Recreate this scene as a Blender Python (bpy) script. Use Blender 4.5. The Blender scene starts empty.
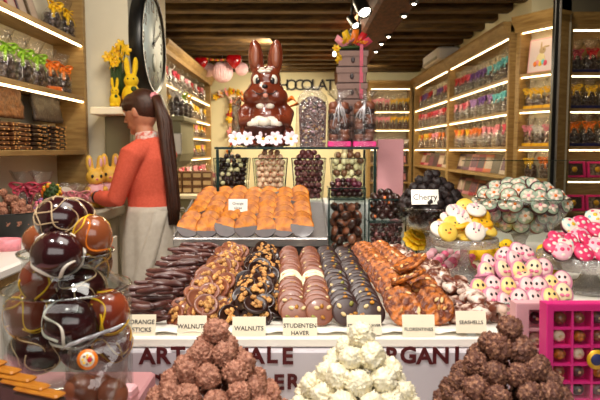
import bpy, math, random
from mathutils import Vector, Matrix, Euler, noise
random.seed(7)
SC = bpy.context.scene
COL = SC.collection
PI = math.pi
U = random.uniform

# ---------------------------------------------------------------- camera maths
F = 600.0
CAMZ = 1.40
PITCH = math.atan(50 / F)
def at(px, py, Y):
    u = (px - 300) / F; v = -(py - 200) / F
    d = Vector((u, math.cos(PITCH) + v * math.sin(PITCH), -math.sin(PITCH) + v * math.cos(PITCH)))
    return Vector((0, 0, CAMZ)) + d * (Y / d.y)

# ---------------------------------------------------------------- materials
def lin(c):
    r = []
    for x in c[:3]:
        x = x / 255.0
        r.append(x / 12.92 if x <= 0.04045 else ((x + 0.055) / 1.055) ** 2.4)
    return (r[0], r[1], r[2], 1)
MATS = {}
def mat(name, col, rough=0.5, col2=None, scale=40, spec=0.5, metal=0.0, bump=0.0, bscale=None, coat=0.0,
        emit=0.0, mix=(0.35, 0.65), kind='noise', vary=0.0, sss=0.0, stretch=None):
    if name in MATS: return MATS[name]
    m = bpy.data.materials.new(name); m.use_nodes = True
    nt = m.node_tree; N = nt.nodes; L = nt.links
    b = N['Principled BSDF']
    b.inputs['Roughness'].default_value = rough
    b.inputs['Metallic'].default_value = metal
    b.inputs['Specular IOR Level'].default_value = spec
    b.inputs['Coat Weight'].default_value = coat
    b.inputs['Coat Roughness'].default_value = 0.08
    b.inputs['Base Color'].default_value = lin(col)
    tc = N.new('ShaderNodeTexCoord'); vec = tc.outputs['Object']
    if stretch:
        mp = N.new('ShaderNodeMapping'); mp.inputs['Scale'].default_value = stretch
        L.new(vec, mp.inputs['Vector']); vec = mp.outputs['Vector']
    colout = None
    if col2 is not None:
        if kind == 'noise':
            t = N.new('ShaderNodeTexNoise'); t.inputs['Scale'].default_value = scale; t.inputs['Detail'].default_value = 5
            o = t.outputs['Fac']
        elif kind == 'voronoi':
            t = N.new('ShaderNodeTexVoronoi'); t.inputs['Scale'].default_value = scale; o = t.outputs['Distance']
        else:
            t = N.new('ShaderNodeTexWave'); t.inputs['Scale'].default_value = scale
            t.inputs['Distortion'].default_value = 6; t.inputs['Detail'].default_value = 3; o = t.outputs['Fac']
        L.new(vec, t.inputs['Vector'])
        r = N.new('ShaderNodeValToRGB')
        r.color_ramp.elements[0].position = mix[0]; r.color_ramp.elements[1].position = mix[1]
        r.color_ramp.elements[0].color = lin(col); r.color_ramp.elements[1].color = lin(col2)
        L.new(o, r.inputs['Fac']); colout = r.outputs['Color']
    if vary > 0:
        oi = N.new('ShaderNodeObjectInfo'); hs = N.new('ShaderNodeHueSaturation')
        mr = N.new('ShaderNodeMapRange'); mr.inputs['To Min'].default_value = 1 - vary; mr.inputs['To Max'].default_value = 1 + vary
        L.new(oi.outputs['Random'], mr.inputs['Value']); L.new(mr.outputs['Result'], hs.inputs['Value'])
        if colout: L.new(colout, hs.inputs['Color'])
        else: hs.inputs['Color'].default_value = lin(col)
        colout = hs.outputs['Color']
    if colout: L.new(colout, b.inputs['Base Color'])
    if bump > 0:
        t2 = N.new('ShaderNodeTexNoise'); t2.inputs['Scale'].default_value = bscale or scale; t2.inputs['Detail'].default_value = 4
        L.new(vec, t2.inputs['Vector'])
        bp = N.new('ShaderNodeBump'); bp.inputs['Strength'].default_value = bump; bp.inputs['Distance'].default_value = 0.004
        L.new(t2.outputs['Fac'], bp.inputs['Height']); L.new(bp.outputs['Normal'], b.inputs['Normal'])
    if emit > 0:
        b.inputs['Emission Color'].default_value = lin(col); b.inputs['Emission Strength'].default_value = emit
    if sss > 0:
        b.inputs['Subsurface Weight'].default_value = sss; b.inputs['Subsurface Radius'].default_value = (0.01, 0.005, 0.003)
        b.inputs['Subsurface Scale'].default_value = 0.5
    MATS[name] = m
    return m
def glass(name, tint=(246, 249, 248), edge=0.55, base=0.05, rough=0.02, bump=0.0, bscale=60, haze=0.0):
    if name in MATS: return MATS[name]
    m = bpy.data.materials.new(name); m.use_nodes = True
    nt = m.node_tree; N = nt.nodes; L = nt.links
    N.remove(N['Principled BSDF'])
    out = N['Material Output']
    tr = N.new('ShaderNodeBsdfTransparent'); tr.inputs['Color'].default_value = lin(tint)
    gl = N.new('ShaderNodeBsdfGlossy'); gl.inputs['Roughness'].default_value = rough
    lw = N.new('ShaderNodeLayerWeight'); lw.inputs['Blend'].default_value = 0.25
    mr = N.new('ShaderNodeMapRange'); mr.inputs['To Min'].default_value = base; mr.inputs['To Max'].default_value = edge
    L.new(lw.outputs['Facing'], mr.inputs['Value'])
    mx = N.new('ShaderNodeMixShader')
    L.new(mr.outputs['Result'], mx.inputs['Fac']); L.new(tr.outputs[0], mx.inputs[1]); L.new(gl.outputs[0], mx.inputs[2])
    res = mx.outputs[0]
    if haze > 0:
        df = N.new('ShaderNodeBsdfDiffuse'); df.inputs['Color'].default_value = lin((235, 232, 228))
        m2 = N.new('ShaderNodeMixShader'); m2.inputs['Fac'].default_value = haze
        L.new(res, m2.inputs[1]); L.new(df.outputs[0], m2.inputs[2]); res = m2.outputs[0]
    if bump > 0:
        tc = N.new('ShaderNodeTexCoord'); t2 = N.new('ShaderNodeTexNoise'); t2.inputs['Scale'].default_value = bscale
        t2.inputs['Detail'].default_value = 2
        L.new(tc.outputs['Object'], t2.inputs['Vector'])
        bp = N.new('ShaderNodeBump'); bp.inputs['Strength'].default_value = bump; bp.inputs['Distance'].default_value = 0.01
        L.new(t2.outputs['Fac'], bp.inputs['Height']); L.new(bp.outputs['Normal'], gl.inputs['Normal'])
    L.new(res, out.inputs['Surface'])
    MATS[name] = m
    return m

M = {}
M['plaster'] = mat('plaster', (226, 219, 196), 0.85, (218, 210, 186), 3)
M['cream'] = mat('cream_wall', (232, 222, 184), 0.85, (226, 215, 174), 2)
M['darkwall'] = mat('grey_wall', (120, 112, 92), 0.85, (112, 104, 86), 3)
M['wood'] = mat('oak_wood', (164, 132, 78), 0.5, (136, 104, 56), 6, stretch=(1.2, 1.2, 9), bump=0.05)
M['woodshelf'] = mat('oak_shelf', (166, 134, 82), 0.5, (140, 108, 60), 7, stretch=(1, 8, 8), bump=0.05)
M['beam'] = mat('beam_wood', (106, 78, 34), 0.7, (64, 44, 18), 5, stretch=(1.5, 7, 7), bump=0.25)
M['mainbeam'] = mat('main_beam_wood', (116, 62, 34), 0.75, (72, 38, 22), 5, stretch=(7, 2.2, 7), bump=0.5, bscale=14)
M['ceil'] = mat('ceiling_boards', (52, 38, 18), 0.8, (34, 24, 12), 4, stretch=(7, 1.2, 1))
M['floor'] = mat('floor_tiles', (110, 96, 82), 0.5, (90, 78, 68), 4)
M['led'] = mat('led_light', (255, 226, 170), 0.5, emit=8.0)
M['lamp'] = mat('spot_bulb', (255, 240, 215), 0.5, emit=14.0)
M['white'] = mat('white_laminate', (226, 222, 218), 0.45, (220, 215, 210), 5)
M['greypl'] = mat('grey_cabinet', (168, 165, 152), 0.5, (158, 155, 142), 5)
M['olive'] = mat('olive_cabinet', (132, 126, 94), 0.55, (122, 116, 86), 5)
M['black'] = mat('black_plastic', (18, 18, 18), 0.35, (24, 23, 22), 30)
M['darkmetal'] = mat('dark_metal', (58, 56, 54), 0.4, (50, 48, 46), 20, metal=0.5)
M['steel'] = mat('brushed_steel', (196, 192, 188), 0.3, (176, 172, 168), 30, metal=0.7, stretch=(1, 20, 20))
M['paper'] = mat('white_card', (252, 248, 236), 0.7, (250, 245, 230), 20)
M['cardcream'] = mat('cream_card', (252, 242, 214), 0.7, (250, 238, 208), 20)
M['ink'] = mat('black_ink', (28, 24, 26), 0.6, (36, 30, 32), 60)
M['redpaint'] = mat('dark_red_paint', (92, 22, 24), 0.5, (74, 14, 18), 80)
M['milk'] = mat('milk_chocolate', (128, 74, 50), 0.34, (114, 62, 40), 30, coat=0.15, vary=0.12)
M['milk2'] = mat('milk_chocolate_mat', (146, 88, 62), 0.38, (126, 70, 48), 35, coat=0.15, vary=0.12)
M['dark'] = mat('dark_chocolate', (50, 26, 20), 0.3, (40, 20, 16), 30, coat=0.25, vary=0.15)
M['dark2'] = mat('dark_chocolate_bloom', (62, 38, 34), 0.4, (48, 28, 26), 30, coat=0.08, vary=0.15)
M['stick'] = mat('dark_stick_chocolate', (96, 54, 48), 0.36, (72, 36, 32), 40, coat=0.2, vary=0.2)
M['white_choc'] = mat('white_chocolate', (250, 240, 206), 0.4, (240, 226, 186), 50, vary=0.04)
M['rocher_milk'] = mat('nutty_milk_chocolate', (202, 146, 120), 0.5, (134, 82, 62), 170, bump=0.8, bscale=200, vary=0.1, spec=.35)
M['rocher_dark'] = mat('nutty_dark_chocolate', (102, 64, 52), 0.5, (188, 136, 104), 170, bump=0.8, bscale=200, vary=0.12, mix=(0.48, 0.7), spec=.35)
M['rocher_white'] = mat('nutty_white_chocolate', (250, 243, 216), 0.45, (240, 228, 190), 90, bump=0.25, bscale=200, vary=0.03)
M['walnut'] = mat('walnut_kernel', (232, 178, 104), 0.6, (172, 108, 50), 190, bump=0.6, bscale=300, vary=0.15)
M['almond'] = mat('blanched_nut', (236, 212, 160), 0.5, (222, 190, 130), 90)
M['raisin'] = mat('golden_raisin', (196, 136, 30), 0.4, (160, 96, 24), 120, vary=0.2)
M['pistachio'] = mat('pistachio', (150, 150, 60), 0.5, (120, 110, 50), 120)
M['caramel'] = mat('florentine_caramel', (214, 122, 40), 0.36, (112, 48, 16), 70, bump=1.0, bscale=150, coat=0.12, vary=0.15, mix=(.4, .58))
M['orange'] = mat('candied_orange', (230, 142, 22), 0.42, (150, 74, 12), 32, coat=0.05, spec=.3, bump=0.3, bscale=120, vary=0.1)
M['shellmix'] = mat('marbled_shell', (246, 226, 210), 0.3, (132, 70, 46), 55, coat=0.3, mix=(0.45, 0.56), vary=0.1)
M['shelldark'] = mat('marbled_dark_shell', (108, 54, 36), 0.3, (230, 200, 180), 50, coat=0.3, mix=(0.5, 0.62), vary=0.15)
M['cherry'] = mat('black_cherry_chocolate', (24, 17, 16), 0.55, (40, 26, 24), 60, spec=.35, bump=0.5, bscale=120)
M['eggpeach'] = mat('speckled_peach', (248, 206, 170), 0.35, (206, 110, 80), 90, vary=0.1, mix=(0.5, 0.7))
M['eggmaroon'] = mat('speckled_maroon', (92, 44, 44), 0.35, (206, 140, 140), 55, vary=0.2, mix=(0.55, 0.8))
M['eggcream'] = mat('cream_egg', (240, 226, 180), 0.35, (232, 214, 160), 30)
M['eggbrown'] = mat('brown_egg', (128, 86, 60), 0.35, (110, 70, 46), 30)
M['orangebit'] = mat('orange_bit', (226, 120, 50), 0.4, (200, 90, 30), 60)
M['pinkface'] = mat('pink_icing', (236, 186, 194), 0.4, (230, 172, 184), 30, vary=0.05)
M['creamface'] = mat('cream_icing', (242, 218, 178), 0.4, (236, 208, 164), 30)
M['yellowface'] = mat('yellow_icing', (240, 210, 96), 0.4, (234, 196, 74), 30)
M['amberface'] = mat('amber_icing', (240, 186, 40), 0.4, (230, 170, 24), 30)
M['whiteface'] = mat('white_icing', (236, 228, 212), 0.4, (230, 220, 202), 30)
M['mint'] = mat('mint_icing', (176, 194, 168), 0.4, (158, 176, 150), 30, vary=0.06)
M['petal'] = mat('petal_icing', (240, 220, 200), 0.4, (234, 206, 186), 40)
M['eye'] = mat('black_icing', (20, 16, 18), 0.35, (26, 20, 22), 60)
M['pinkbow'] = mat('rose_icing', (236, 120, 150), 0.4, (226, 100, 136), 60)
M['hotpink'] = mat('hot_pink_card', (232, 40, 134), 0.45, (222, 30, 122), 8)
M['palepink'] = mat('pale_pink_card', (240, 186, 190), 0.55, (236, 178, 184), 8)
M['dustypink'] = mat('dusty_pink_card', (222, 160, 164), 0.6, (216, 152, 156), 6)
M['polkapink'] = mat('polka_pink', (232, 62, 110), 0.4, (222, 46, 96), 30)
M['purplechoc'] = mat('berry_chocolate', (96, 36, 56), 0.35, (80, 28, 44), 40, vary=0.1)
M['taupe'] = mat('taupe_box', (156, 124, 112), 0.6, (148, 116, 104), 20)
M['kraft'] = mat('kraft_box', (122, 84, 58), 0.6, (110, 74, 50), 20)
M['kraftlight'] = mat('kraft_light', (206, 180, 140), 0.6, (196, 168, 128), 20)
M['skin'] = mat('skin', (206, 142, 112), 0.5, (196, 128, 100), 30, sss=0.1)
M['hair'] = mat('brown_hair', (80, 42, 27), 0.4, (40, 20, 13), 60, stretch=(6, 6, 0.4), bump=0.4, bscale=80)
M['sweater'] = mat('coral_knit', (236, 106, 82), 0.85, (226, 94, 70), 90, bump=0.3, bscale=200)
M['apron'] = mat('white_cotton', (216, 208, 196), 0.9, (208, 199, 186), 40, bump=0.2, bscale=90)
M['trouser'] = mat('dark_trousers', (46, 44, 50), 0.9, (40, 38, 44), 40)
M['scarf'] = mat('patterned_scarf', (240, 236, 230), 0.8, (220, 90, 70), 60)
M['bunnychoc'] = mat('glossy_bunny_chocolate', (126, 56, 32), 0.2, (104, 42, 24), 14, coat=0.6)
M['yellowfur'] = mat('yellow_flock', (244, 206, 20), 0.8, (236, 190, 8), 60, bump=0.2, bscale=150)
M['ybunny'] = mat('painted_yellow', (236, 196, 88), 0.5, (222, 170, 60), 12)
M['green'] = mat('leaf_green', (60, 86, 30), 0.6, (40, 62, 20), 60)
M['clockface'] = mat('clock_face', (226, 240, 238), 0.5, (220, 236, 234), 6)
M['gold'] = mat('gold_foil', (226, 176, 40), 0.35, (200, 148, 20), 60, metal=0.3)
M['glass'] = glass('clear_glass', (247, 250, 249), 0.45, 0.03)
M['rim'] = glass('glass_rim', (206, 218, 214), 0.7, 0.22, 0.05)
M['edge'] = mat('green_glass_edge', (22, 44, 40), 0.15, (16, 36, 32), 20, coat=0.4)
M['cut'] = glass('cut_glass', (236, 234, 230), 0.8, 0.2, 0.08, bump=0.8, bscale=110, haze=0.16)
M['cello'] = glass('cellophane', (246, 246, 246), 0.45, 0.09, 0.1, bump=1.0, bscale=70, haze=0.01)
M['lid'] = glass('clear_lid', (250, 250, 250), .3, .02, .03)
M['cello2'] = glass('clear_film', (248, 248, 248), 0.4, 0.05, 0.06, bump=0.25, bscale=50)
BOW = {
 'yellow': (250, 200, 30), 'orange': (248, 130, 20), 'pink': (250, 158, 170), 'red': (214, 40, 46), 'aqua': (120, 216, 222),
 'purple': (126, 76, 166), 'lilac': (176, 130, 196), 'green': (150, 196, 40), 'white': (238, 230, 222), 'rose': (232, 84, 110)}
for k, c in BOW.items():
    M['bow_' + k] = mat(k + '_ribbon', c, 0.35, tuple(int(x * 0.88) for x in c), 50)
M['fillbrown'] = mat('brown_filling', (120, 78, 56), 0.4, (70, 42, 30), 70, vary=0.2, bump=0.5, bscale=120)
M['filldark'] = mat('dark_filling', (64, 44, 36), 0.4, (150, 120, 96), 60, vary=0.2, bump=0.5, bscale=120, mix=(0.55, 0.75))
M['fillegg'] = mat('mixed_egg_filling', (196, 160, 110), 0.4, (90, 56, 60), 45, kind='voronoi', vary=0.2, mix=(0.3, 0.7))
M['fillgrey'] = mat('grey_filling', (150, 132, 116), 0.4, (76, 58, 50), 45, kind='voronoi', vary=0.2, mix=(0.3, 0.7))
M['navy'] = mat('navy_card', (30, 34, 90), 0.5, (24, 28, 78), 20)

# ---------------------------------------------------------------- mesh builder
class MB:
    def __init__(s): s.v = []; s.f = []; s.mi = []; s.sm = []; s.mats = []
    def add(s, vs, fs, m, smooth=True, X=None):
        if m not in s.mats: s.mats.append(m)
        k = s.mats.index(m); o = len(s.v)
        for p in vs:
            p = Vector(p)
            s.v.append(tuple(X @ p) if X is not None else tuple(p))
        for f in fs:
            s.f.append(tuple(i + o for i in f)); s.mi.append(k); s.sm.append(smooth)
        return s
    def box(s, lo, hi, m, X=None, bev=0.0):
        x0, y0, z0 = lo; x1, y1, z1 = hi
        b = min(bev, (x1 - x0) * .45, (y1 - y0) * .45, (z1 - z0) * .45)
        if b <= 0:
            vs = [(x0,y0,z0),(x1,y0,z0),(x1,y1,z0),(x0,y1,z0),(x0,y0,z1),(x1,y0,z1),(x1,y1,z1),(x0,y1,z1)]
            return s.add(vs, [(3,2,1,0),(4,5,6,7),(0,1,5,4),(1,2,6,5),(2,3,7,6),(3,0,4,7)], m, False, X)
        def ring(i, z):
            return [(x0+i+b-b*0, y0+i, z), (x1-i-b, y0+i, z), (x1-i, y0+i+b, z), (x1-i, y1-i-b, z), (x1-i-b, y1-i, z), (x0+i+b, y1-i, z), (x0+i, y1-i-b, z), (x0+i, y0+i+b, z)]
        vs = ring(b, z0) + ring(0, z0 + b) + ring(0, z1 - b) + ring(b, z1)
        fs = [tuple(range(7, -1, -1)), tuple(range(24, 32))]
        for r in range(3):
            for i in range(8):
                j = (i + 1) % 8
                fs.append((r*8+i, r*8+j, r*8+8+j, r*8+8+i))
        return s.add(vs, fs, m, False, X)
    def lathe(s, prof, m, n=24, X=None, smooth=True, sx=1.0, sy=1.0, caps=True):
        vs = []; fs = []
        for r, z in prof:
            for i in range(n):
                a = 2 * PI * i / n
                vs.append((r * sx * math.cos(a), r * sy * math.sin(a), z))
        for k in range(len(prof) - 1):
            for i in range(n):
                j = (i + 1) % n
                fs.append((k*n+i, k*n+j, (k+1)*n+j, (k+1)*n+i))
        if caps:
            if prof[0][0] > 1e-6: fs.append(tuple(range(n - 1, -1, -1)))
            if prof[-1][0] > 1e-6: fs.append(tuple(range((len(prof)-1)*n, len(prof)*n)))
        return s.add(vs, fs, m, smooth, X)
    def ell(s, c, r, m, n=14, k=9, X=None, fn=None):
        if not hasattr(r, '__len__'): r = (r, r, r)
        vs = [(0, 0, -1)]
        for j in range(1, k):
            t = -PI/2 + PI * j / k
            for i in range(n):
                a = 2 * PI * i / n
                vs.append((math.cos(t)*math.cos(a), math.cos(t)*math.sin(a), math.sin(t)))
        vs.append((0, 0, 1))
        fs = [(0, 1 + (i+1) % n, 1 + i) for i in range(n)]
        for j in range(k - 2):
            for i in range(n):
                q = (i + 1) % n
                fs.append((1+j*n+i, 1+j*n+q, 1+(j+1)*n+q, 1+(j+1)*n+i))
        T = len(vs) - 1; o = 1 + (k-2)*n
        fs += [(o+i, o+(i+1) % n, T) for i in range(n)]
        out = []
        for p in vs:
            q = fn(Vector(p)) if fn else p
            out.append((c[0] + q[0]*r[0], c[1] + q[1]*r[1], c[2] + q[2]*r[2]))
        return s.add(out, fs, m, True, X)
    def tube(s, pts, rad, m, n=8, X=None, cap=True, flat=1.0):
        pts = [Vector(p) for p in pts]; K = len(pts)
        if not hasattr(rad, '__len__'): rad = [rad] * K
        vs = []; fs = []; up = None
        for k in range(K):
            d = (pts[min(k+1, K-1)] - pts[max(k-1, 0)])
            d = d.normalized() if d.length > 1e-9 else Vector((0, 0, 1))
            if up is None:
                up = Vector((0, 0, 1)) if abs(d.z) < 0.9 else Vector((1, 0, 0))
            a = d.cross(up)
            if a.length < 1e-6: a = d.orthogonal()
            a.normalize(); b = a.cross(d).normalized(); up = b
            for i in range(n):
                t = 2 * PI * i / n
                vs.append(pts[k] + a * (rad[k] * math.cos(t)) + b * (rad[k] * flat * math.sin(t)))
        for k in range(K - 1):
            for i in range(n):
                j = (i + 1) % n
                fs.append((k*n+i, k*n+j, (k+1)*n+j, (k+1)*n+i))
        if cap:
            fs.append(tuple(range(n-1, -1, -1))); fs.append(tuple(range((K-1)*n, K*n)))
        return s.add(vs, fs, m, True, X)
    def prism(s, poly, y0, y1, m, X=None, smooth=False):      # polygon in x,z extruded along y
        n = len(poly)
        vs = [(p[0], y0, p[1]) for p in poly] + [(p[0], y1, p[1]) for p in poly]
        fs = [tuple(range(n)), tuple(range(2*n-1, n-1, -1))]
        for i in range(n):
            j = (i + 1) % n
            fs.append((i, n+i, n+j, j))
        return s.add(vs, fs, m, smooth, X)
    def sheet(s, grid, m, th=0.0006, smooth=True, X=None):     # thin closed sheet from a grid of points
        R = len(grid); C = len(grid[0]); top = [Vector(p) for row in grid for p in row]
        nr = []
        for r in range(R):
            for c in range(C):
                a = top[r*C+min(c+1,C-1)] - top[r*C+max(c-1,0)]; b = top[min(r+1,R-1)*C+c] - top[max(r-1,0)*C+c]
                q = a.cross(b); nr.append(q.normalized() if q.length > 1e-12 else Vector((0,0,1)))
        vs = [p + q*th/2 for p, q in zip(top, nr)] + [p - q*th/2 for p, q in zip(top, nr)]
        K = R*C; fs = []
        for r in range(R-1):
            for c in range(C-1):
                i = r*C+c
                fs.append((i, i+1, i+C+1, i+C)); fs.append((K+i, K+i+C, K+i+C+1, K+i+1))
        for c in range(C-1):
            fs.append((c, K+c, K+c+1, c+1)); i=(R-1)*C+c; fs.append((i, i+1, K+i+1, K+i))
        for r in range(R-1):
            i=r*C; fs.append((i, i+C, K+i+C, K+i)); i=r*C+C-1; fs.append((i, K+i, K+i+C, i+C))
        return s.add(vs, fs, m, smooth, X)
    def mesh(s, name):
        me = bpy.data.meshes.new(name)
        me.from_pydata(s.v, [], s.f)
        for m in s.mats: me.materials.append(m)
        me.polygons.foreach_set('material_index', s.mi)
        me.polygons.foreach_set('use_smooth', s.sm)
        me.update()
        return me
    def build(s, name, parent=None, **k):
        return link(name, s.mesh(name), parent, **k)
def link(name, me, parent=None, loc=None, rot=None, scale=None):
    o = bpy.data.objects.new(name, me); COL.objects.link(o)
    if parent: o.parent = parent; KIDS.setdefault(parent.name, []).append(o)
    if loc is not None: o.location = loc
    if rot is not None: o.rotation_euler = rot
    if scale is not None: o.scale = scale if hasattr(scale, '__len__') else (scale,)*3
    return o
KIDS = {}
def tag(o, label, cat, group=None, kind=None):
    o['label'] = label; o['category'] = cat
    if group: o['group'] = group
    if kind: o['kind'] = kind
    return o
def thing(name, label, cat, loc=(0,0,0), rot=(0,0,0), group=None):
    return tag(link(name, None, None, loc, rot), label, cat, group)
def struct(o): o['kind'] = 'structure'; return o
def dup(o, loc=None, rot=None, scale=None, label=None, group=None, parent=None):
    c = o.copy(); COL.objects.link(c); c.parent = parent
    if loc is not None: c.location = loc
    if rot is not None: c.rotation_euler = rot
    if scale is not None: c.scale = scale if hasattr(scale, '__len__') else (scale,)*3
    if label: c['label'] = label
    if group: c['group'] = group
    for ch in KIDS.get(o.name, []): KIDS.setdefault(c.name, []).append(dup(ch, parent=c))
    return c
PROTOS = []
class Proto:                       # first use places the original, later uses copy it
    def __init__(s, o): s.o = o; s.used = False; PROTOS.append(s)
    def put(s, loc, rot=(0,0,0), scale=1.0, label=None, group=None):
        if not s.used:
            s.used = True; o = s.o
            o.location = loc; o.rotation_euler = rot; o.scale = (scale,)*3 if not hasattr(scale,'__len__') else scale
            if label: o['label'] = label
            if group: o['group'] = group
            return o
        return dup(s.o, loc, rot, scale, label, group)
ORD = ['first','second','third','fourth','fifth','sixth','seventh','eighth','ninth','tenth','eleventh','twelfth','thirteenth','fourteenth','fifteenth','sixteenth','seventeenth','eighteenth','nineteenth','twentieth']
def nth(i, n=None, lo='', hi=''): return ORD[i] if i < len(ORD) else 'later'
def text(name, body, size, m, parent, loc, rot=(PI/2,0,0), ext=0.0008, align='CENTER', sx=1.0, bold=0.0):
    cu = bpy.data.curves.new('t', 'FONT'); cu.body = body; cu.size = size; cu.align_x = align; cu.align_y = 'CENTER'
    cu.extrude = ext; cu.resolution_u = 3; cu.offset = bold; cu.space_line = 0.9
    t = bpy.data.objects.new('t', cu); COL.objects.link(t)
    dg = bpy.context.evaluated_depsgraph_get()
    me = bpy.data.meshes.new_from_object(t.evaluated_get(dg)); me.name = name
    bpy.data.objects.remove(t); bpy.data.curves.remove(cu)
    me.materials.clear(); me.materials.append(m)
    return link(name, me, parent, loc, rot, (sx, 1, 1))
def remesh(mb, name, vox, m, smooth=3, parent=None, **k):     # melts overlapping blobs into one continuous surface
    o = mb.build('blob')
    r = o.modifiers.new('r', 'REMESH'); r.mode = 'VOXEL'; r.voxel_size = vox; r.use_smooth_shade = True
    if smooth:
        s = o.modifiers.new('s', 'SMOOTH'); s.iterations = smooth; s.factor = 0.5
    dg = bpy.context.evaluated_depsgraph_get()
    me = bpy.data.meshes.new_from_object(o.evaluated_get(dg)); me.name = name
    old = o.data; bpy.data.objects.remove(o); bpy.data.meshes.remove(old)
    me.materials.clear(); me.materials.append(m)
    return link(name, me, parent, **k)
def lump(r, m, amp=0.2, fr=2.2, sub=None, n=18, k=12, seed=0, vor=0.0, sq=(1,1,1), vfr=3.0):
    mb = MB(); off = Vector((seed*7.3, seed*3.1, seed*1.7))
    def fn(p):
        q = 1 + amp * noise.noise(p*fr + off)
        if vor:
            d = noise.voronoi(p*vfr + off)[0][0]
            q += vor * (0.5 - min(d, 0.9))
        return p * q
    mb.ell((0,0,0), (r*sq[0], r*sq[1], r*sq[2]), m, n, k, fn=fn)
    return mb
def RM(x=0, y=0, z=0): return Euler((x, y, z)).to_matrix().to_4x4()
def TM(p): return Matrix.Translation(Vector(p))
def face_rot(d):                   # rotation that turns local +Z towards d
    return Vector(d).to_track_quat('Z', 'Y').to_euler()
LP = dict(key=38, mid=28, soft=14, left=11, room=44, right=12, frontal=19, vase=80, bin=120, wall=28, aisle=26, shelf=7, world=.04, exp=0.2)
# ================================================================= the room
def sbox(name, lo, hi, m, bev=0.0):
    return struct(MB().box(lo, hi, m, bev=bev).build(name))
sbox('floor', (-2.2, -0.6, -0.1), (3.6, 10.5, 0), M['floor'])
sbox('ceiling', (-2.2, -0.6, 2.84), (3.6, 10.5, 2.94), M['ceil'])
sbox('wall_back', (-2.2, 10.3, 0), (3.6, 10.45, 2.84), M['cream'])
sbox('wall_left', (-1.9, -0.6, 0), (-1.76, 10.3, 2.84), M['plaster'])
sbox('wall_right', (2.24, 5.42, 0), (2.4, 10.3, 2.84), M['cream'])
sbox('wall_right_front', (2.24, 5.42, 0), (3.6, 5.55, 2.84), M['darkwall'])
sbox('wall_right_side', (3.4, -0.6, 0), (3.54, 5.42, 2.84), M['darkwall'])
sbox('wall_pier', (-1.76, 3.74, 0), (-1.05, 4.78, 2.84), M['plaster'])
sbox('wall_soffit', (2.0, 5.3, 2.535), (2.24, 10.3, 2.84), M['cream'])
k = 1
yj = 10.12
while yj > 3.0:                                                   # ceiling joists
    mbj = MB().box((-1.9, yj - 0.07, 2.70), (2.0 if yj > 5.2 else 3.4, yj + 0.07, 2.84), M['beam'], bev=0.012)
    o = struct(mbj.build('trim_%d' % k)); k += 1; yj -= 0.43
# the long beam that carries them
mbm = MB(); N_ = 22
rows = []
for i in range(N_ + 1):
    y = -0.5 + 10.75 * i / N_
    j = lambda a: 0.012 * noise.noise(Vector((y * 1.7, a, 0)))
    rows.append([(0.58 + j(1), y, 2.70), (0.58 + j(2), y, 2.51 + j(3)), (0.61, y, 2.49 + j(4)), (0.85, y, 2.49 + j(5)), (0.89 + j(6), y, 2.52), (0.89 + j(7), y, 2.70)])
vs = [p for r in rows for p in r]; fs = []
for i in range(N_):
    for c in range(6):
        d = (c + 1) % 6
        fs.append((i*6+c, i*6+d, (i+1)*6+d, (i+1)*6+c))
fs += [tuple(range(6)), tuple(range(N_*6+5, N_*6-1, -1))]
mbm.add(vs, fs, M['mainbeam'], False)
struct(mbm.build('trim_%d' % k))

# ---------------------------------------------------------------- lamps on the ceiling
for i, (px, py) in enumerate([(414, 8), (404, 20), (388.5, 39.5), (381.5, 46.5), (376, 54)]):
    Y = (2.47 - 1.4) * 600 / (150 - py)
    p = at(px, py, Y)
    t = thing('ceiling_spotlight', 'small lit spotlight on the right edge of the long ceiling beam, %s from the front' % nth(i), 'spotlight', (p.x, p.y, 2.487), group='spotlights along the beam')
    MB().lathe([(0.0, 0.006), (0.036, 0.006), (0.036, -0.012), (0.028, -0.016)], M['darkmetal'], 16).build('housing', t)
    MB().ell((0, 0, -0.014), (0.017, 0.017, 0.010), M['lamp'], 12, 7).build('bulb', t)
def track_spot(px, py, Y, aim, r, L, label, top=2.84):
    p = at(px, py, Y)
    t = thing('track_spotlight', label, 'spotlight', p)
    d = Vector(aim).normalized(); X = d.to_track_quat('Z', 'Y').to_matrix().to_4x4()
    MB().lathe([(0, -L), (r*.75, -L), (r*.9, -L*.9), (r, -.01), (r, .0), (r*.88, 0), (r*.84, -.02), (0, -.02)], M['darkmetal'], 20, X=X).build('lamp_head', t)
    MB().lathe([(0, -.018), (r*.82, -.016), (r*.7, -.004), (0, .004)], M['lamp'], 18, X=X).build('lens', t)
    q = X @ Vector((0, 0, -L*.6))
    MB().tube([q, q + Vector((0, 0, (top - p.z - q.z)))], 0.012, M['darkmetal'], 8).build('stem', t)
    MB().box((q.x-.03, q.y-.03, top-p.z-.03), (q.x+.03, q.y+.03, top-p.z+.0), M['darkmetal'], bev=.004).build('mount', t)
track_spot(365, 13, 4.6, (.25, -.55, -.75), 0.055, 0.16, 'large lit black track spotlight nearest the front, left of the long beam')
track_spot(356, 26, 5.4, (.35, -.5, -.6), 0.035, 0.13, 'small lit black track spotlight behind the large one')
track_spot(349, 40, 5.9, (-.75, .45, -.4), 0.08, 0.19, 'dark bulky spotlight turned away, left of the long beam')
track_spot(334, 54, 6.6, (-.65, -.6, -.1), 0.032, 0.2, 'slanted lit spotlight hanging behind the flower topped box tower')
# air conditioner
t = thing('air_conditioner', 'white air conditioner high on the right wall near the back', 'air conditioner', (1.86, 8.1, 2.615))
MB().box((-.135, -.46, -.078), (.139, .46, .078), M['white'], bev=.02).build('casing', t)
MB().box((-.15, -.42, -.07), (-.134, .42, -.035), M['greypl'], bev=.004).build('air_flap', t)

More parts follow.
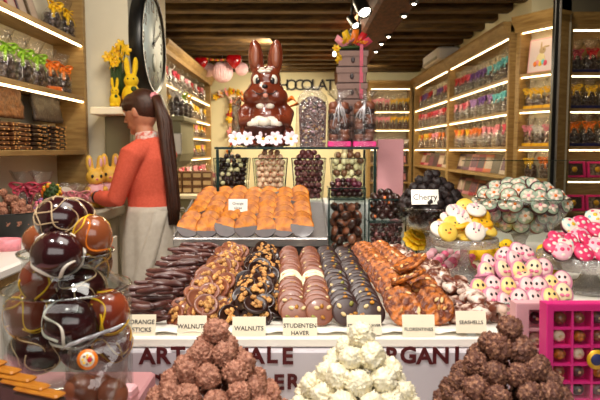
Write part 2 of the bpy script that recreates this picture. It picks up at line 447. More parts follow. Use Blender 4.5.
# ---------------------------------------------------------------- wooden shelf cabinets
def cabinet(label, origin, rz, L, depth, zs, ledz, ztop, zbot=0.0, cornice=True, group=None, posts=(), thick=0.028, back='plaster', leddy=0.012, ends=(True, True)):
    def led_(z, par):
        l = MB().box((.05, leddy, z - .009), (L - .05, leddy + .014, z), M['led'], bev=.002).build('light_strip', par)
        l['label'] = 'glowing warm light strip'
    t = thing('shelf_cabinet', label, 'shelf cabinet', origin, (0, 0, rz))
    MB().box((0, depth - .02, zbot), (L, depth, ztop), M[back]).build('back_panel', t)
    for i, x in enumerate([0.0, L - .045] + list(posts)):
        if i < 2 and not ends[i]: continue
        MB().box((x, -.004, zbot), (x + .045, depth - .02, ztop), M['wood'], bev=.004).build('side_panel', t)
    for z in zs:
        sh = MB().box((.045, 0.0, z - thick), (L - .045, depth - .02, z), M['woodshelf'], bev=.003).build('shelf', t)
        for zl_ in ledz:
            if abs(zl_ - (z - thick)) < .012: led_(zl_, sh)
    for z in ledz:
        if not any(abs(z - (q - thick)) < .012 for q in zs): led_(z, t)
    if cornice:
        prof = [(0, ztop - .1), (-.02, ztop - .1), (-.03, ztop - .06), (-.055, ztop - .03), (-.07, ztop), (-.07, ztop + .03), (0, ztop + .03), (depth, ztop + .03), (depth, ztop - .02), (0, ztop - .02)]
        mb = MB(); n = len(prof)
        vs = [(.001, a, b) for a, b in prof] + [(L - .001, a, b) for a, b in prof]
        mb.add(vs, [tuple(range(n)), tuple(range(2*n-1, n-1, -1))] + [(i, n+i, n+(i+1) % n, (i+1) % n) for i in range(n)], M['wood'], False)
        mb.box((0, 0, ztop - .06), (L, depth, ztop), M['wood'])
        mb.build('cornice', t)
    return t
ZS = [0.58, 0.87, 1.16, 1.43, 1.75, 2.05]
ZL = [2.40, 2.022, 1.722, 1.402]
# local +x runs left to right as seen from its front (front is local y = 0, looking along +y)
cabinet('long oak shelf cabinet in the middle of the right wall with aqua bows', (1.86, 7.6, 0), -PI/2, 2.2, .36, ZS, ZL, 2.50)
cabinet('oak shelf cabinet at the far end of the right wall', (1.86, 9.86, 0), -PI/2, 2.25, .36, ZS, ZL, 2.50)
cabinet('oak shelf cabinet on the back wall under the cream wall', (1.12, 9.95, 0), 0, .73, .33, ZS, ZL, 2.50)
AX, AY = 1.87, 5.28
AA = math.atan2(-.36, .21)
cabinet('narrow angled oak niche cabinet with a framed rabbit picture', (AX, AY, 0), AA, .415, .16, ZS, ZL + [1.132], 2.50)
cabinet('oak shelf cabinet at the right edge behind the dark glass post', (2.235, 5.1, 0), 0, 1.1, .29, ZS, ZL + [1.132], 2.50, back='woodshelf')
# left back wall
cabinet('oak shelf cabinet on the left wall behind the clock pier', (-1.40, 6.2, 0), PI/2, 3.3, .35, [1.0, 1.30, 1.58, 1.82, 2.12], [2.46, 2.092, 1.792, 1.552, 1.272], 2.5)
# left front wall: the cabinet beside the woman
cabinet('near oak shelf cabinet on the left with chocolate slabs', (-1.30, 1.3, 0), PI/2, 2.4, .2, [1.40, 1.72, 2.05, 2.4], [2.022, 1.692], 2.75, zbot=1.08, cornice=False, leddy=.004)
# dark post of the glass partition
t = thing('glass_partition', 'tall glass partition with a dark upright post on the right', 'partition', (1.965, 4.68, 0))
MB().box((-.016, 0, 0), (.016, .05, 2.84), M['black'], bev=.004).build('post', t)
MB().box((.016, .005, 0), (.036, .045, 2.84), M['steel'], bev=.004).build('trim_strip', t)

# ---------------------------------------------------------------- clock on the pier
t = thing('wall_clock', 'large round black rimmed wall clock on the white pier', 'clock', (-1.05, 4.06, 2.10), (0, PI/2, 0))
R = .335
MB().lathe([(0, 0.001), (R*.97, 0.001), (R, .01), (R, .075), (R*.97, .088), (R*.93, .088), (R*.91, .07), (0, .07)], M['black'], 48).build('case', t)
dial = MB().lathe([(0, .0705), (R*.905, .0705), (R*.905, .073), (0, .073)], M['clockface'], 48).build('dial', t)
for h in range(12):
    a = 2*PI*h/12
    # local x = down (world -z), local y = along the wall
    text('numeral', str(h if h else 12), .105, M['ink'], dial, (-math.cos(a)*R*.72, math.sin(a)*R*.72, .0738), (0, 0, PI/2), .0008, bold=.002)
def hand(ang, L, w, z):
    X = RM(0, 0, PI - ang) @ TM((0, 0, z))
    MB().prism([(-L*.15, -w), (L*.8, -w*.7), (L, 0), (L*.8, w*.7), (-L*.15, w)], -.001, .001, M['ink'], X=X @ RM(PI/2, 0, 0)).build('clock_hand', t)
hand(math.radians(20), .2, .008, .077); hand(math.radians(62), .27, .006, .08)
MB().lathe([(0, .073), (.014, .073), (.014, .084), (0, .084)], M['ink'], 14).build('hub', t)
MB().lathe([(0, .0735), (.06, .0735), (.06, .0745), (0, .0745)], mat('clock_subdial', (150, 160, 150), .5), 24, X=TM((.12, .02, 0))).build('small_dial', t)

# shelf bracket on the back of the pier with bags and a framed card
t = thing('wall_bracket', 'olive rounded wall bracket behind the clock pier', 'shelf', (-1.06, 4.79, 1.67))
MB().box((-.1, 0, -.04), (.14, .62, 0), M['olive'], bev=.006).build('ledge', t)
MB().prism([(-.1, -.04), (.11, -.04), (.11, -.30), (.09, -.36), (.04, -.41), (-.1, -.44)], .02, .6, M['olive']).build('support', t)
t = thing('framed_card', 'small white framed card hanging on the olive bracket', 'picture frame', (-.99, 4.80, 1.45))
MB().box((-.05, -.012, -.085), (.05, .004, .085), M['steel'], bev=.003).build('frame', t)
MB().box((-.042, -.014, -.077), (.042, -.0125, .077), M['white']).build('card', t)

# sign on the back wall
t = thing('wall_sign', 'dark lettered CHOCOLAT sign on the cream back wall', 'sign', (0, 10.285, 0))
p0 = at(303, 85.5, 10.28)
for i, ch in enumerate('CHOCOLAT'):
    text('letter', ch, .26, M['ink'], t, (p0.x + (i - 3.5) * .131, 0, p0.z), ext=.012, bold=.002)

# back left counter and what stands on it
t = thing('back_counter', 'olive back counter with a pale top on the left', 'counter', (0, 0, 0))
MB().box((-1.38, 5.55, 0), (-.72, 8.2, .95), M['olive'], bev=.01).build('body', t)
MB().box((-1.39, 5.5, .95), (-.69, 8.2, .985), M['cardcream'], bev=.006).build('countertop', t)
def kraft_proto():
    o = MB().box((-.045, -.05, 0), (.045, .05, .07), M['kraft'], bev=.004).build('gift_box'); tag(o, 'x', 'box')
    MB().box((-.037, -.0525, .012), (.037, -.0505, .05), M['kraftlight']).build('front_label', o)
    return o
pb = Proto(kraft_proto())
for r in range(3):
    for c in range(4):
        pb.put((-1.17 + c*.094, 5.75 + .008*c, .986 + r*.0712), label='small brown gift box, %s from left in the %s row of the back counter stack' % (nth(c), ['bottom', 'middle', 'top'][r]), group='gift boxes on the back counter')

# balloons and honeycomb balls
def honeycomb(px, py, Y, r, lab):
    p = at(px, py, Y)
    t = thing('honeycomb_ball', lab, 'paper ball', p)
    mb = MB(); n = 48; vs = []; K = 12
    def rr(i): return 1.0 if i % 2 == 0 else .93
    prof = [(math.cos(-PI/2 + PI*k/K), math.sin(-PI/2 + PI*k/K)) for k in range(K+1)]
    for c, s_ in prof:
        for i in range(n):
            a = 2*PI*i/n; vs.append((r*c*rr(i)*math.cos(a), r*c*rr(i)*math.sin(a), r*s_))
    fs = [(k*n+i, k*n+(i+1) % n, (k+1)*n+(i+1) % n, (k+1)*n+i) for k in range(K) for i in range(n)]
    mb.add(vs, fs, mat('pink_tissue', (254, 218, 224), .7, (250, 204, 214), 12), False); mb.build('paper_globe', t)
    MB().tube([(0, 0, r), (0, 0, 2.84 - p.z)], .004, M['bow_white'], 6).build('string', t)
honeycomb(222.5, 72, 8.6, .15, 'largest pink honeycomb paper ball, in the middle of the three')
honeycomb(208.5, 70, 8.8, .10, 'pale pink honeycomb paper ball hanging at the left of the three')
honeycomb(241.5, 69, 8.7, .095, 'pink honeycomb paper ball beside the chocolate rabbit ear')
def heart(px, py, Y, r, lab):
    p = at(px, py, Y)
    t = thing('heart_balloon', lab, 'balloon', p)
    def fn(q):
        x = q.x; z = q.z
        return Vector((x, q.y * .55, z*.9 + .45*abs(x) - .12))
    MB().ell((0, 0, 0), r, mat('red_foil', (190, 16, 26), .2, (150, 10, 18), 6, coat=.6), 20, 14, fn=fn).build('heart', t)
    MB().tube([(0, 0, r*.3), (0, 0, 2.84 - p.z)], .003, M['bow_red'], 6).build('string', t)
heart(201, 63, 8.4, .09, 'dark red heart balloon hanging at the left end of the garland')
heart(234, 61, 8.4, .105, 'shiny red heart balloon hanging nearer the chocolate rabbit')
t = thing('garland', 'dark beaded garland hung between the two red hearts', 'garland', at(218, 60, 8.42))
mb = MB()
for i in range(15):
    a = -1 + 2*i/14
    mb.ell((a*.17, 0, .02*a*a), .018, [M['bow_red'], M['gold'], M['kraft']][i % 3], 8, 6)
mb.build('beads', t)
MB().tube([(-.2, 0, .03), (0, 0, .0), (.2, 0, .03)], .004, M['ink'], 6).build('cord', t)

# flower garland on the back wall
def blossom(mb, c, r, petal, heart_m, n=5, X=None, cup=.25):
    B = TM(c) if X is None else TM(c) @ X
    for i in range(n):
        a = 2*PI*i/n
        mb.ell((0, 0, 0), (r*.5, r*.34, r*.12), petal, 8, 6, X=B @ RM(0, 0, a) @ TM((r*.55, 0, r*cup*.5)) @ RM(0, -.35, 0))
    mb.ell((0, 0, 0), (r*.26, r*.26, r*.2), heart_m, 8, 6, X=B @ TM((0, 0, r*.1)))
t = thing('flower_garland', 'yellow and pink flower garland hanging down the back wall', 'garland', (0, 0, 0))
pts = []
for i in range(9): pts.append((216 + i*3.2, 97 - 4*math.sin(PI*i/8) + i*-.4))
for i in range(18): pts.append((231.5 + 1.5*math.sin(i*1.3), 98 + i*4.2))
MB().tube([at(a, b, 10.283) for a, b in pts[:9]], .018, M['green'], 6).build('vine', t)
MB().tube([at(a, b, 10.283) for a, b in pts[9:]], .018, M['green'], 6).build('vine', t)
fl = ['bow_yellow', 'bow_yellow', 'bow_pink', 'bow_orange', 'bow_red', 'bow_yellow', 'petal']
for i, (a, b) in enumerate(pts):
    mb = MB(); c = at(a + U(-2, 2), b, 10.18)
    blossom(mb, c, U(.055, .085), M[fl[(i*3) % 7]], M['amberface'], X=RM(PI/2 + U(-.4, .4), 0, U(0, 6)))
    mb.build('flower', t)

# ---------------------------------------------------------------- cellophane bags with bows
def bag_proto(bow, fill, base=None, w=.12, d=.08, h=.25, n=9, lumpr=.022, bowr=.036, tall=False):
    t = thing('gift_bag', 'x', 'gift bag')
    hp = h * (.62 if not tall else .74)                       # pouch height
    mb = MB(); rnd = random.Random(sum(map(ord, bow + fill)))
    cols = max(2, int(w / (lumpr * 1.75))); rws = max(2, int(hp * .8 / (lumpr * 1.6)))
    for r in range(rws):
        ww = w*.82 * (1 if r < rws - 1 else .65)
        for c in range(cols):
            for dd in (-.22, .22):
                x = (c + .5)/cols*ww - ww/2 + rnd.uniform(-.2, .2)*lumpr
                mb.ell((x, dd*d + rnd.uniform(-.1, .1)*lumpr, lumpr*.9 + .006 + r*lumpr*1.6), (lumpr*rnd.uniform(.85, 1.05), lumpr*.9, lumpr*rnd.uniform(.85, 1.05)), M[fill], 7, 5)
    mb.build('filling', t)
    # wrapper: pouch, pinched neck, flared top
    mb = MB(); n_ = 20; prof = [(.46, .0), (.5, .03), (.52, hp*.35), (.5, hp*.65), (.36, hp*.86), (.13, hp), (.16, hp*1.05), (.40, h*.86), (.52, h)]
    vs = []; fs = []
    for k, (r, z) in enumerate(prof):
        for i in range(n_):
            a = 2*PI*i/n_
            ca, sa = math.cos(a), math.sin(a)
            q = 1/max(abs(ca), abs(sa))**.6 if k < 4 else 1
            wr = 1 + (rnd.uniform(-.05, .05) if k < 5 else rnd.uniform(-.22, .22) if k > 5 else 0)
            vs.append((r*w*ca*q*wr, r*(d*1.15 if k < 5 else d*.9)*sa*q*wr, z + (rnd.uniform(-.03, .02)*h*1.2 if k == len(prof)-1 else 0)))
    for k in range(len(prof)-1):
        for i in range(n_):
            j = (i+1) % n_; fs.append((k*n_+i, k*n_+j, (k+1)*n_+j, (k+1)*n_+i))
    mb.add(vs, fs, M['cello'], True); mb.build('wrapper', t)
    mb = MB(); bm = M['bow_' + bow]
    for s in (-1, 1):
        for e, (dx, dz, rr) in enumerate([(1.0, .35, 1.0), (.8, -.25, .8)]):
            pts = []
            for q in range(9):
                a = PI * q / 8
                pts.append((s*bowr*dx*1.5*math.sin(a)*1.0, -d*.12 - bowr*.5*math.sin(a) + (q-4)*.0012, hp + bowr*(dz*1.6*math.sin(a) + .45*math.cos(a))))
            mb.tube(pts, [bowr*.36*rr]*9, bm, 6, flat=.3)
        mb.tube([(0, -d*.15, hp), (s*bowr*.6, -d*.4, hp - bowr*.7), (s*bowr*.9, -d*.52, hp - bowr*1.9)], bowr*.24, bm, 6, flat=.25)
    mb.ell((0, -d*.16, hp), bowr*.36, bm, 8, 6)
    mb.build('bow', t)
    if base: MB().box((-w*.5, -d*.62, 0), (w*.5, d*.55, .028), M[base], bev=.003).build('base_card', t)
    return t
BAGS = {}
def bag(bow, fill, loc, rz, label, group, base=None, s=1.0, **k):
    key = (bow, fill, base, tuple(sorted(k.items())))
    if key not in BAGS: BAGS[key] = Proto(bag_proto(bow, fill, base, **k))
    return BAGS[key].put(loc, (0, 0, rz), s, label, group)
def bag_row(x0, x1, rz0, org, z, spec, where, inset=.1, s=1.0, base=None, side='left', **k):
    """spec: list of (bow, fill); placed left to right along a cabinet front"""
    ca, sa = math.cos(rz0), math.sin(rz0); n = len(spec)
    cnt = {}
    tot = {}
    for b, f in spec: tot[b] = tot.get(b, 0) + 1
    for i, (b, f) in enumerate(spec):
        x = x0 + (x1 - x0) * (i + .5) / n; y = inset + U(-.01, .01)
        c = cnt.get(b, 0); cnt[b] = c + 1
        fw = {'aqua': 'aqua', 'rose': 'dark pink'}.get(b, b)
        pre = '' if tot[b] == 1 else nth(c) + ' '
        lab = '%s%s bowed clear gift bag from %s on %s' % (pre, fw, side, where)
        bag(b, f, (org[0] + x*ca - y*sa, org[1] + x*sa + y*ca, z + .001), rz0 + U(-.12, .12), lab, 'gift bags on ' + where, base=base, s=s*U(.95, 1.05), **k)
f1, f2, f3, f4 = 'fillbrown', 'filldark', 'fillegg', 'fillgrey'
def sp(s, fills):
    key = {'a': 'aqua', 'p': 'purple', 'l': 'lilac', 'k': 'pink', 'o': 'orange', 'y': 'yellow', 'r': 'red', 'w': 'white', 'g': 'green', 's': 'rose'}
    return [(key[c], fills[i % len(fills)]) for i, c in enumerate(s)]
MID = ((1.86, 7.6), -PI/2); FAR = ((1.86, 9.86), -PI/2); BK = ((1.12, 9.95), 0)
bw = dict(w=.14, d=.1, h=.29)
bag_row(.07, 2.13, MID[1], MID[0], 2.05, sp('rrrsppppaaaaa', [f2]), 'top shelf of middle right cabinet', **bw)
bag_row(.07, 2.13, MID[1], MID[0], 1.75, sp('kkskllpplaaaa', [f2, f4]), 'second shelf of middle right cabinet', **bw)
bag_row(.07, 2.13, MID[1], MID[0], 1.43, sp('oyoyoookkkksk', [f3, f4, f1]), 'third shelf of middle right cabinet', **bw)
bag_row(.07, 2.25, FAR[1], FAR[0], 2.05, sp('spprrwppsrr', [f2, f1]), 'top shelf of far right cabinet', **bw)
bag_row(.07, 2.25, FAR[1], FAR[0], 1.75, sp('rskrrsskrrk', [f1, f4]), 'second shelf of far right cabinet', **bw)
bag_row(.07, 2.25, FAR[1], FAR[0], 1.43, sp('yoyyokkooky', [f3, f1]), 'third shelf of far right cabinet', **bw)
bag_row(.05, .69, BK[1], BK[0], 2.05, sp('kkkyyy', [f1]), 'top shelf of back wall cabinet', w=.1, d=.08, h=.27)
bag_row(.05, .69, BK[1], BK[0], 1.75, sp('kkkyyy', [f1]), 'second shelf of back wall cabinet', w=.1, d=.08, h=.27)
bag_row(.05, .69, BK[1], BK[0], 1.43, sp('wwkwkw', [f4]), 'third shelf of back wall cabinet', w=.1, d=.08, h=.2)
NI = ((AX, AY), AA)
bag_row(.05, .365, NI[1], NI[0], 1.75, sp('yyy', [f3, f4, f3]), 'upper niche shelf under the picture', base='amberface', inset=.075, w=.1, d=.07, h=.25)
bag_row(.05, .365, NI[1], NI[0], 1.43, sp('kwk', [f3, f4]), 'middle niche shelf of angled cabinet', base='amberface', inset=.075, w=.1, d=.07, h=.25)
bag_row(.05, .365, NI[1], NI[0], 1.16, sp('yo', [f1]), 'lower niche shelf of angled cabinet', inset=.075, w=.12, d=.07, h=.24)
RU = ((2.235, 5.1), 0)
bag_row(.05, .95, RU[1], RU[0], 2.05, sp('srwswsr', [f4, f2]), 'top shelf of right edge cabinet', base='navy', **bw)
bag_row(.05, .95, RU[1], RU[0], 1.75, sp('yyyyyyy', [f4, f2]), 'second shelf of right edge cabinet', base='navy', **bw)
bag_row(.05, .95, RU[1], RU[0], 1.43, sp('ooooooo', [f4, f2]), 'third shelf of right edge cabinet', base='navy', **bw)
LB = ((-1.40, 6.2), PI/2)
for z, s_, w_ in [(2.12, 'wrwsrwkwrwrkw', 'top'), (1.82, 'yyyoywyyyyywy', 'second'), (1.58, 'yyoyywyyykyyo', 'third'), (1.30, 'sskyyyyksyyky', 'fourth'), (1.0, 'kkskkskwkkskk', 'bottom')]:
    bag_row(.08, 3.2, LB[1], LB[0], z, sp(s_, [f4, f1, f2]), w_ + ' shelf of left back cabinet', w=.14, d=.1, h=.23 if z < 1.6 else .27)
for i, b in enumerate('wgy'):
    c = {'w': 'white', 'g': 'green', 'y': 'yellow'}[b]
    bag(c, f2, (-1.00, 4.88 + i*.2, 1.672), .3, '%s bowed gift bag standing on the olive wall bracket' % c, 'gift bags on the olive bracket', **bw)
bag('pink', f4, (-.84, 5.9, .987), 0, 'pink bowed gift bag standing on the pale back counter', None, w=.13, d=.09, h=.27)
# near left cabinet
NL = ((-1.30, 1.3), PI/2)
def nl(px, z, inset=.09):
    X = -1.30 - inset
    return (X, X * 600 / (px - 300), z + .001)
for i, px in enumerate((8, 25, 39)):
    bag('green', f2, nl(px, 1.72), 1.2, '%s green bowed bag of dark chocolate from left on near left shelf' % nth(i), 'green bowed bags on the near left cabinet', w=.115, d=.085, h=.25, bowr=.034)
for i, px in enumerate((52, 65, 76)):
    bag('orange', f2, nl(px, 1.72), 1.2, '%s orange bowed bag of dark chocolate from left on near left shelf' % nth(i), 'orange bowed bags on the near left cabinet', w=.1, d=.08, h=.235, bowr=.034, base='orangebit' if i == 0 else None)
for i, px in enumerate((57, 71)):
    bag('yellow', f2, nl(px, 2.05), 1.2, '%s yellow bowed bag from left on the top near left shelf' % nth(i), 'yellow bowed bags on the near left cabinet', w=.1, d=.08, h=.24)
def tablet(loc, rz, lean, w, h, m, m2, label, group, th=.014):
    o = MB().box((-w/2, -th/2, 0), (w/2, th/2, h), m, bev=.002).build('chocolate_bar', None, loc=loc, rot=(lean, 0, rz))
    tag(o, label, 'chocolate bar', group)
    MB().box((-w*.4, -th/2 - .0012, h*.2), (w*.4, -th/2 - .0002, h*.82), m2).build('wrapper_label', o)
    return o
barm = [mat('bar_%d' % i, c, .4, tuple(int(x*.85) for x in c), 12) for i, c in enumerate([(64, 34, 44), (160, 34, 52), (190, 168, 150), (104, 50, 70), (196, 96, 40), (130, 32, 40), (196, 120, 128), (96, 76, 50)])]
barn = ['plum', 'crimson', 'pale', 'mauve', 'orange', 'dark red', 'pink', 'brown']
for i, px in enumerate((6, 20, 31, 42)):
    x, y, z = nl(px, 2.05)
    j = (5, 1, 0, 7)[i]
    tablet((x, y, z), PI/2, -.3, .1, .19, barm[j], barm[2], 'upright %s wrapped bar leaning on the top near left shelf' % barn[j], 'bars on the top near left shelf')
for z, n, nm, y0 in [(1.16, 8, 'upper bar shelf', 0), (.87, 8, 'lower bar shelf', 3)]:
    for i in range(n):
        j = (i*3 + y0) % 8
        y = 7.45 - i*.265
        tablet((1.86 + .13, y, z + .001), -PI/2 + .35, -.3, .15, .2, barm[j], barm[(2, 7, 3, 0)[i % 4]], '%s chocolate bar, %s from left on the %s of middle right cabinet' % (barn[j], nth(i), nm), 'bars on the middle right cabinet')
for i in range(7):
    j = (i*5 + 1) % 8
    tablet((1.86 + .13, 9.75 - i*.3, 1.161), -PI/2 + .35, -.3, .15, .2, barm[j], barm[(2, 7, 3, 0)[i % 4]], '%s chocolate bar, %s from left on the bar shelf of far right cabinet' % (barn[j], nth(i)), 'bars on the far right cabinet')
for z, w_ in ((1.16, 'upper'), (.87, 'lower')):
    for i in range(3):
        tablet((1.12 + .14 + i*.22, 10.05, z + .001), 0, -.25, .17, .17, barm[(2, 6, 0)[i]], barm[(7, 2, 6)[i]], '%s picture box, %s from left on %s bar shelf of back wall cabinet' % (('pale', 'pink', 'plum')[i], nth(i), w_), 'picture boxes on the back cabinet')
# pink boxed chocolates of the right edge cabinet
for r, (z, w_) in enumerate(((1.16, 'upper'), (.87, 'lower'))):
    for i in range(4):
        t = thing('chocolate_box', 'hot pink framed window box, %s from left on %s low shelf of right edge cabinet' % (nth(i), w_), 'chocolate box', (2.38 + i*.2, 5.2, z + .001), (-.2, 0, 0), group='pink window boxes on the right edge cabinet')
        mb = MB()
        for lo, hi in (((-.09, -.02, 0), (.09, .02, .018)), ((-.09, -.02, .122), (.09, .02, .14)), ((-.09, -.02, .018), (-.072, .02, .122)), ((.072, -.02, .018), (.09, .02, .122))):
            mb.box(lo, hi, M['hotpink'])
        mb.build('box_frame', t)
        MB().box((-.072, -.008, .018), (.072, .015, .122), M['fillgrey' if i % 2 else 'filldark']).build('contents', t)
        MB().ell((0, -.012, .07), (.025, .008, .025), M['gold'], 12, 7).build('medallion', t)
# framed picture in the niche: a generic rabbit drawing
ca, sa = math.cos(AA), math.sin(AA)
t = thing('framed_picture', 'pale pink framed rabbit picture standing in the top of the angled niche', 'picture', (AX + .195*ca - .075*sa, AY + .195*sa + .075*ca, 2.052), (-.12, 0, AA))
MB().box((-.13, -.012, 0), (.13, .012, .29), M['palepink'], bev=.003).build('frame', t)
MB().box((-.115, -.0145, .012), (.115, -.0125, .278), mat('picture_paper', (232, 214, 214), .5)).build('print', t)
mb = MB()
Y0 = -.016
mb.ell((0, Y0, .11), (.045, .003, .055), M['eggcream'], 14, 8).ell((.01, Y0, .185), (.032, .003, .03), M['kraftlight'], 14, 8)
mb.ell((-.005, Y0, .225), (.009, .003, .035), M['kraftlight'], 8, 6).ell((.045, Y0, .215), (.03, .003, .009), M['kraftlight'], 8, 6)
mb.ell((.022, Y0-.002, .19), (.004, .003, .004), M['ink'], 6, 5)
for i, c in enumerate(['bow_orange', 'bow_pink', 'bow_yellow', 'bow_aqua', 'bow_rose']):
    mb.ell((-.05 + i*.025, Y0 - .001, .075 + .012*(i % 2)), (.02, .003, .024), M[c], 10, 6)
mb.build('rabbit_drawing', t)
# price tickets on the shelf edges of the near left cabinet
for i, px in enumerate((22, 57)):
    Y = 1.31*600/(300-px)
    o = MB().box((-.02, -.001, -.03), (.02, .001, 0), M['paper']).build('price_ticket', None, loc=(-1.308, Y, 1.40), rot=(.15, 0, PI/2))
    tag(o, 'small white price ticket at the %s of the nut bar shelf edge' % ('left', 'middle')[i], 'price ticket', 'price tickets on the shelf edge')
# ================================================================= left counter
t = thing('side_counter', 'white topped side counter along the left wall', 'counter')
MB().box((-1.74, 0.9, 0), (-.92, 2.5, 1.015), M['white'], bev=.01).build('body', t)
MB().box((-1.74, 0.88, 1.015), (-.88, 2.52, 1.05), M['white'], bev=.008).build('countertop', t)
MB().box((-.9195, 0.89, .985), (-.90, 2.51, 1.0145), M['woodshelf']).build('edge_strip', t)
t = thing('work_cabinet', 'grey work cabinet in front of the woman', 'counter')
MB().box((-1.74, 2.75, 0), (-1.12, 3.7, 1.0), M['greypl'], bev=.012).build('body', t)
MB().box((-1.75, 2.72, 1.0), (-1.08, 3.72, 1.075), M['greypl'], bev=.015).build('countertop', t)
MB().box((-1.09, 2.9, .2), (-1.075, 3.5, .9), M['white'], bev=.004).build('side_panel', t)

# chocolate slabs and nut bars on the near left cabinet
def slab(label, px, z, w, h, m, th, rz, lean):
    x, y, zz = nl(px, z, .085)
    mb = MB(); C = 14; R = 10
    g = []
    for r in range(R+1):
        g.append([(-w/2 + w*c/C, .012*noise.noise(Vector((c*.5, r*.5, px))) , h*r/R + .01*noise.noise(Vector((c*.4, 9, px)))*(r/R)) for c in range(C+1)])
    mb.sheet(g, m, th)
    o = mb.build('chocolate_slab', None, loc=(x, y, zz + .012), rot=(lean, 0, rz))
    tag(o, label, 'chocolate slab')
    return o
slab('large brown milk chocolate slab leaning at the left of the slab shelf', 9, 1.54, .34, .19, M['caramelslab'] if 'caramelslab' in M else mat('milk_slab', (156, 104, 60), .5, (104, 64, 32), 60, bump=.9, bscale=90), .016, PI/2, -.12)
slab('large dark nut sprinkled chocolate slab leaning beside the brown one', 51, 1.54, .36, .19, mat('dark_slab', (66, 52, 44), .45, (140, 122, 100), 110, bump=.9, bscale=90, mix=(.56, .72)), .016, PI/2, -.15)
nb = {}
def nutbar(kind):
    base = {'dark': mat('nut_bar_dark', (46, 26, 18), .4), 'milk': mat('nut_bar_milk', (100, 60, 34), .4)}[kind]
    mb = MB(); W, D, H = .19, .11, .018
    mb.box((-W/2, -D/2, 0), (W/2, D/2, H), base, bev=.004)
    o = mb.build('nut_bar'); tag(o, 'x', 'chocolate bar')
    nm = MB()
    for i in range(9):
        x = U(-W/2, W/2); s_ = random.choice((0, 0, 1))
        if s_ == 0: nm.ell((x, -D/2 - .001, U(.004, H-.002)), (U(.004, .007), .004, U(.003, .005)), M['walnut'], 6, 5)
        else: nm.ell((x, U(-D/2, D/2), H), (U(.004, .007), .005, .003), M['almond' if i % 3 else 'walnut'], 6, 5)
    nm.build('nuts', o)
    return o
NB = {k: Proto(nutbar(k)) for k in ('dark', 'milk')}
xs = [(-1.40, 2.48, 'dark'), (-1.40, 2.70, 'milk'), (-1.40, 2.92, 'milk'), (-1.40, 3.14, 'dark'), (-1.40, 3.36, 'dark'), (-1.40, 2.26, 'dark')]
order = sorted(xs, key=lambda a: a[1])
for ci, (x, y, kd) in enumerate(order):
    for r in range(6):
        NB[kd].put((x + U(-.004, .004), y + U(-.006, .006), 1.4012 + r*.0222), (0, 0, PI/2 + U(-.02, .02)), 1.0,
            '%s chocolate nut bar, %s from bottom in the %s stack from left' % (kd, nth(r), nth(ci)), 'nut bars stacked on the slab shelf')

# rochers --------------------------------------------------------------
def rocher_set(mname, r, cnt, vor=.34, fr=3.2):
    out = []
    for i in range(cnt):
        mb = lump(r*.79, M[mname], .18, 2.0, n=56, k=36, seed=i + len(mname), vor=vor, vfr=fr)
        o = mb.build('rocher'); tag(o, 'x', 'chocolate'); out.append(Proto(o))
    return out
def cone(cx, cy, zt, rings, r, dz, protos, name, labf, group, place=None):
    c = 0
    for k, (R, n) in enumerate(rings):
        for i in range(n):
            a = 2*PI*(i + .5*(k % 2) + U(-.13, .13))/n
            rr = R * U(.93, 1.05)
            x, y, z = cx + rr*math.cos(a), cy + rr*math.sin(a), zt - r - dz*k + U(-.004, .004)
            o = random.choice(protos).put((x, y, z), (U(0, 6), U(0, 6), U(0, 6)), U(.92, 1.1), labf(k, i, n, a), group)
            o.name = name; c += 1
# black bowl of rochers on the side counter
bc = at(5, 228, 2.33)
t = thing('black_bowl', 'black bowl heaped with rough nut chocolates on the side counter', 'bowl', (bc.x, bc.y, 1.051))
MB().lathe([(0, 0), (.075, 0), (.085, .01), (.125, .105), (.128, .11), (.122, .11), (.08, .02), (0, .015)], M['black'], 32).build('shell', t)
side_r = rocher_set('rocher_milk', .019, 3)
cone(bc.x, bc.y, 1.255, [(.0, 1), (.036, 5), (.066, 10), (.09, 14), (.1, 16), (.098, 15)], .02, .022, side_r, 'rocher',
     lambda k, i, n, a: 'rough milk chocolate nut cluster heaped in the black bowl at left', 'clusters in the black bowl')

# things on the side counter behind the bowl
def at_z(px, py, z, Y=None):
    a = at(px, py, 1.0); k = (z - CAMZ)/(a.z - CAMZ); return Vector((a.x*k, a.y*k, z))
def pos(px, Y, z): return (at(px, 200, Y).x, Y, z)
bag('rose', f4, (-1.37, 2.98, 1.0765), .2, 'clear bag with dark pink bow, furthest left on the grey cabinet', 'dark pink bowed bags on the grey cabinet', w=.13, d=.1, h=.22, bowr=.04)
bag('rose', f3, (-1.27, 2.95, 1.0765), -.1, 'clear bag with dark pink bow and mixed sweets beside the heart box', 'dark pink bowed bags on the grey cabinet', w=.12, d=.09, h=.22, bowr=.04)
x, y, z = pos(60, 2.95, 1.076)
t = thing('advent_box', 'upright white and pink gift box numbered 12 on the grey work cabinet', 'gift box', (x, y, z), (-.1, 0, .25))
MB().box((-.055, -.025, 0), (.055, .025, .10), M['palepink'], bev=.012).build('box_body', t)
mb = MB(); hp = []
for i in range(28):
    a = 2*PI*i/28
    hp.append((.0036*16*math.sin(a)**3, .10 + .0036*(13*math.cos(a) - 5*math.cos(2*a) - 2*math.cos(3*a) - math.cos(4*a))))
mb.prism(hp, -.034, .02, M['paper']); mb.build('heart_panel', t)
text('number', '12', .05, M['bow_rose'], t, (0, -.0352, .105))
def flowerball(px, Y, z, r, cols, label):
    x, y, _ = pos(px, Y, 0)
    t = thing('sweet_ball', label, 'sweets', (x, y, z + r))
    mb = MB(); i = 0
    MB().ell((0, 0, 0), r*.9, M['green'], 12, 9).build('core', t)
    for c in range(46):
        ph = math.acos(1 - 2*(c + .5)/46); th = PI*(1 + 5**.5)*c
        d = Vector((math.sin(ph)*math.cos(th), math.sin(ph)*math.sin(th), math.cos(ph)))
        if d.z < -.75: continue
        mb.ell(d*r*.9, r*.2, M[cols[c % len(cols)]], 7, 5)
    mb.build('sweets', t)
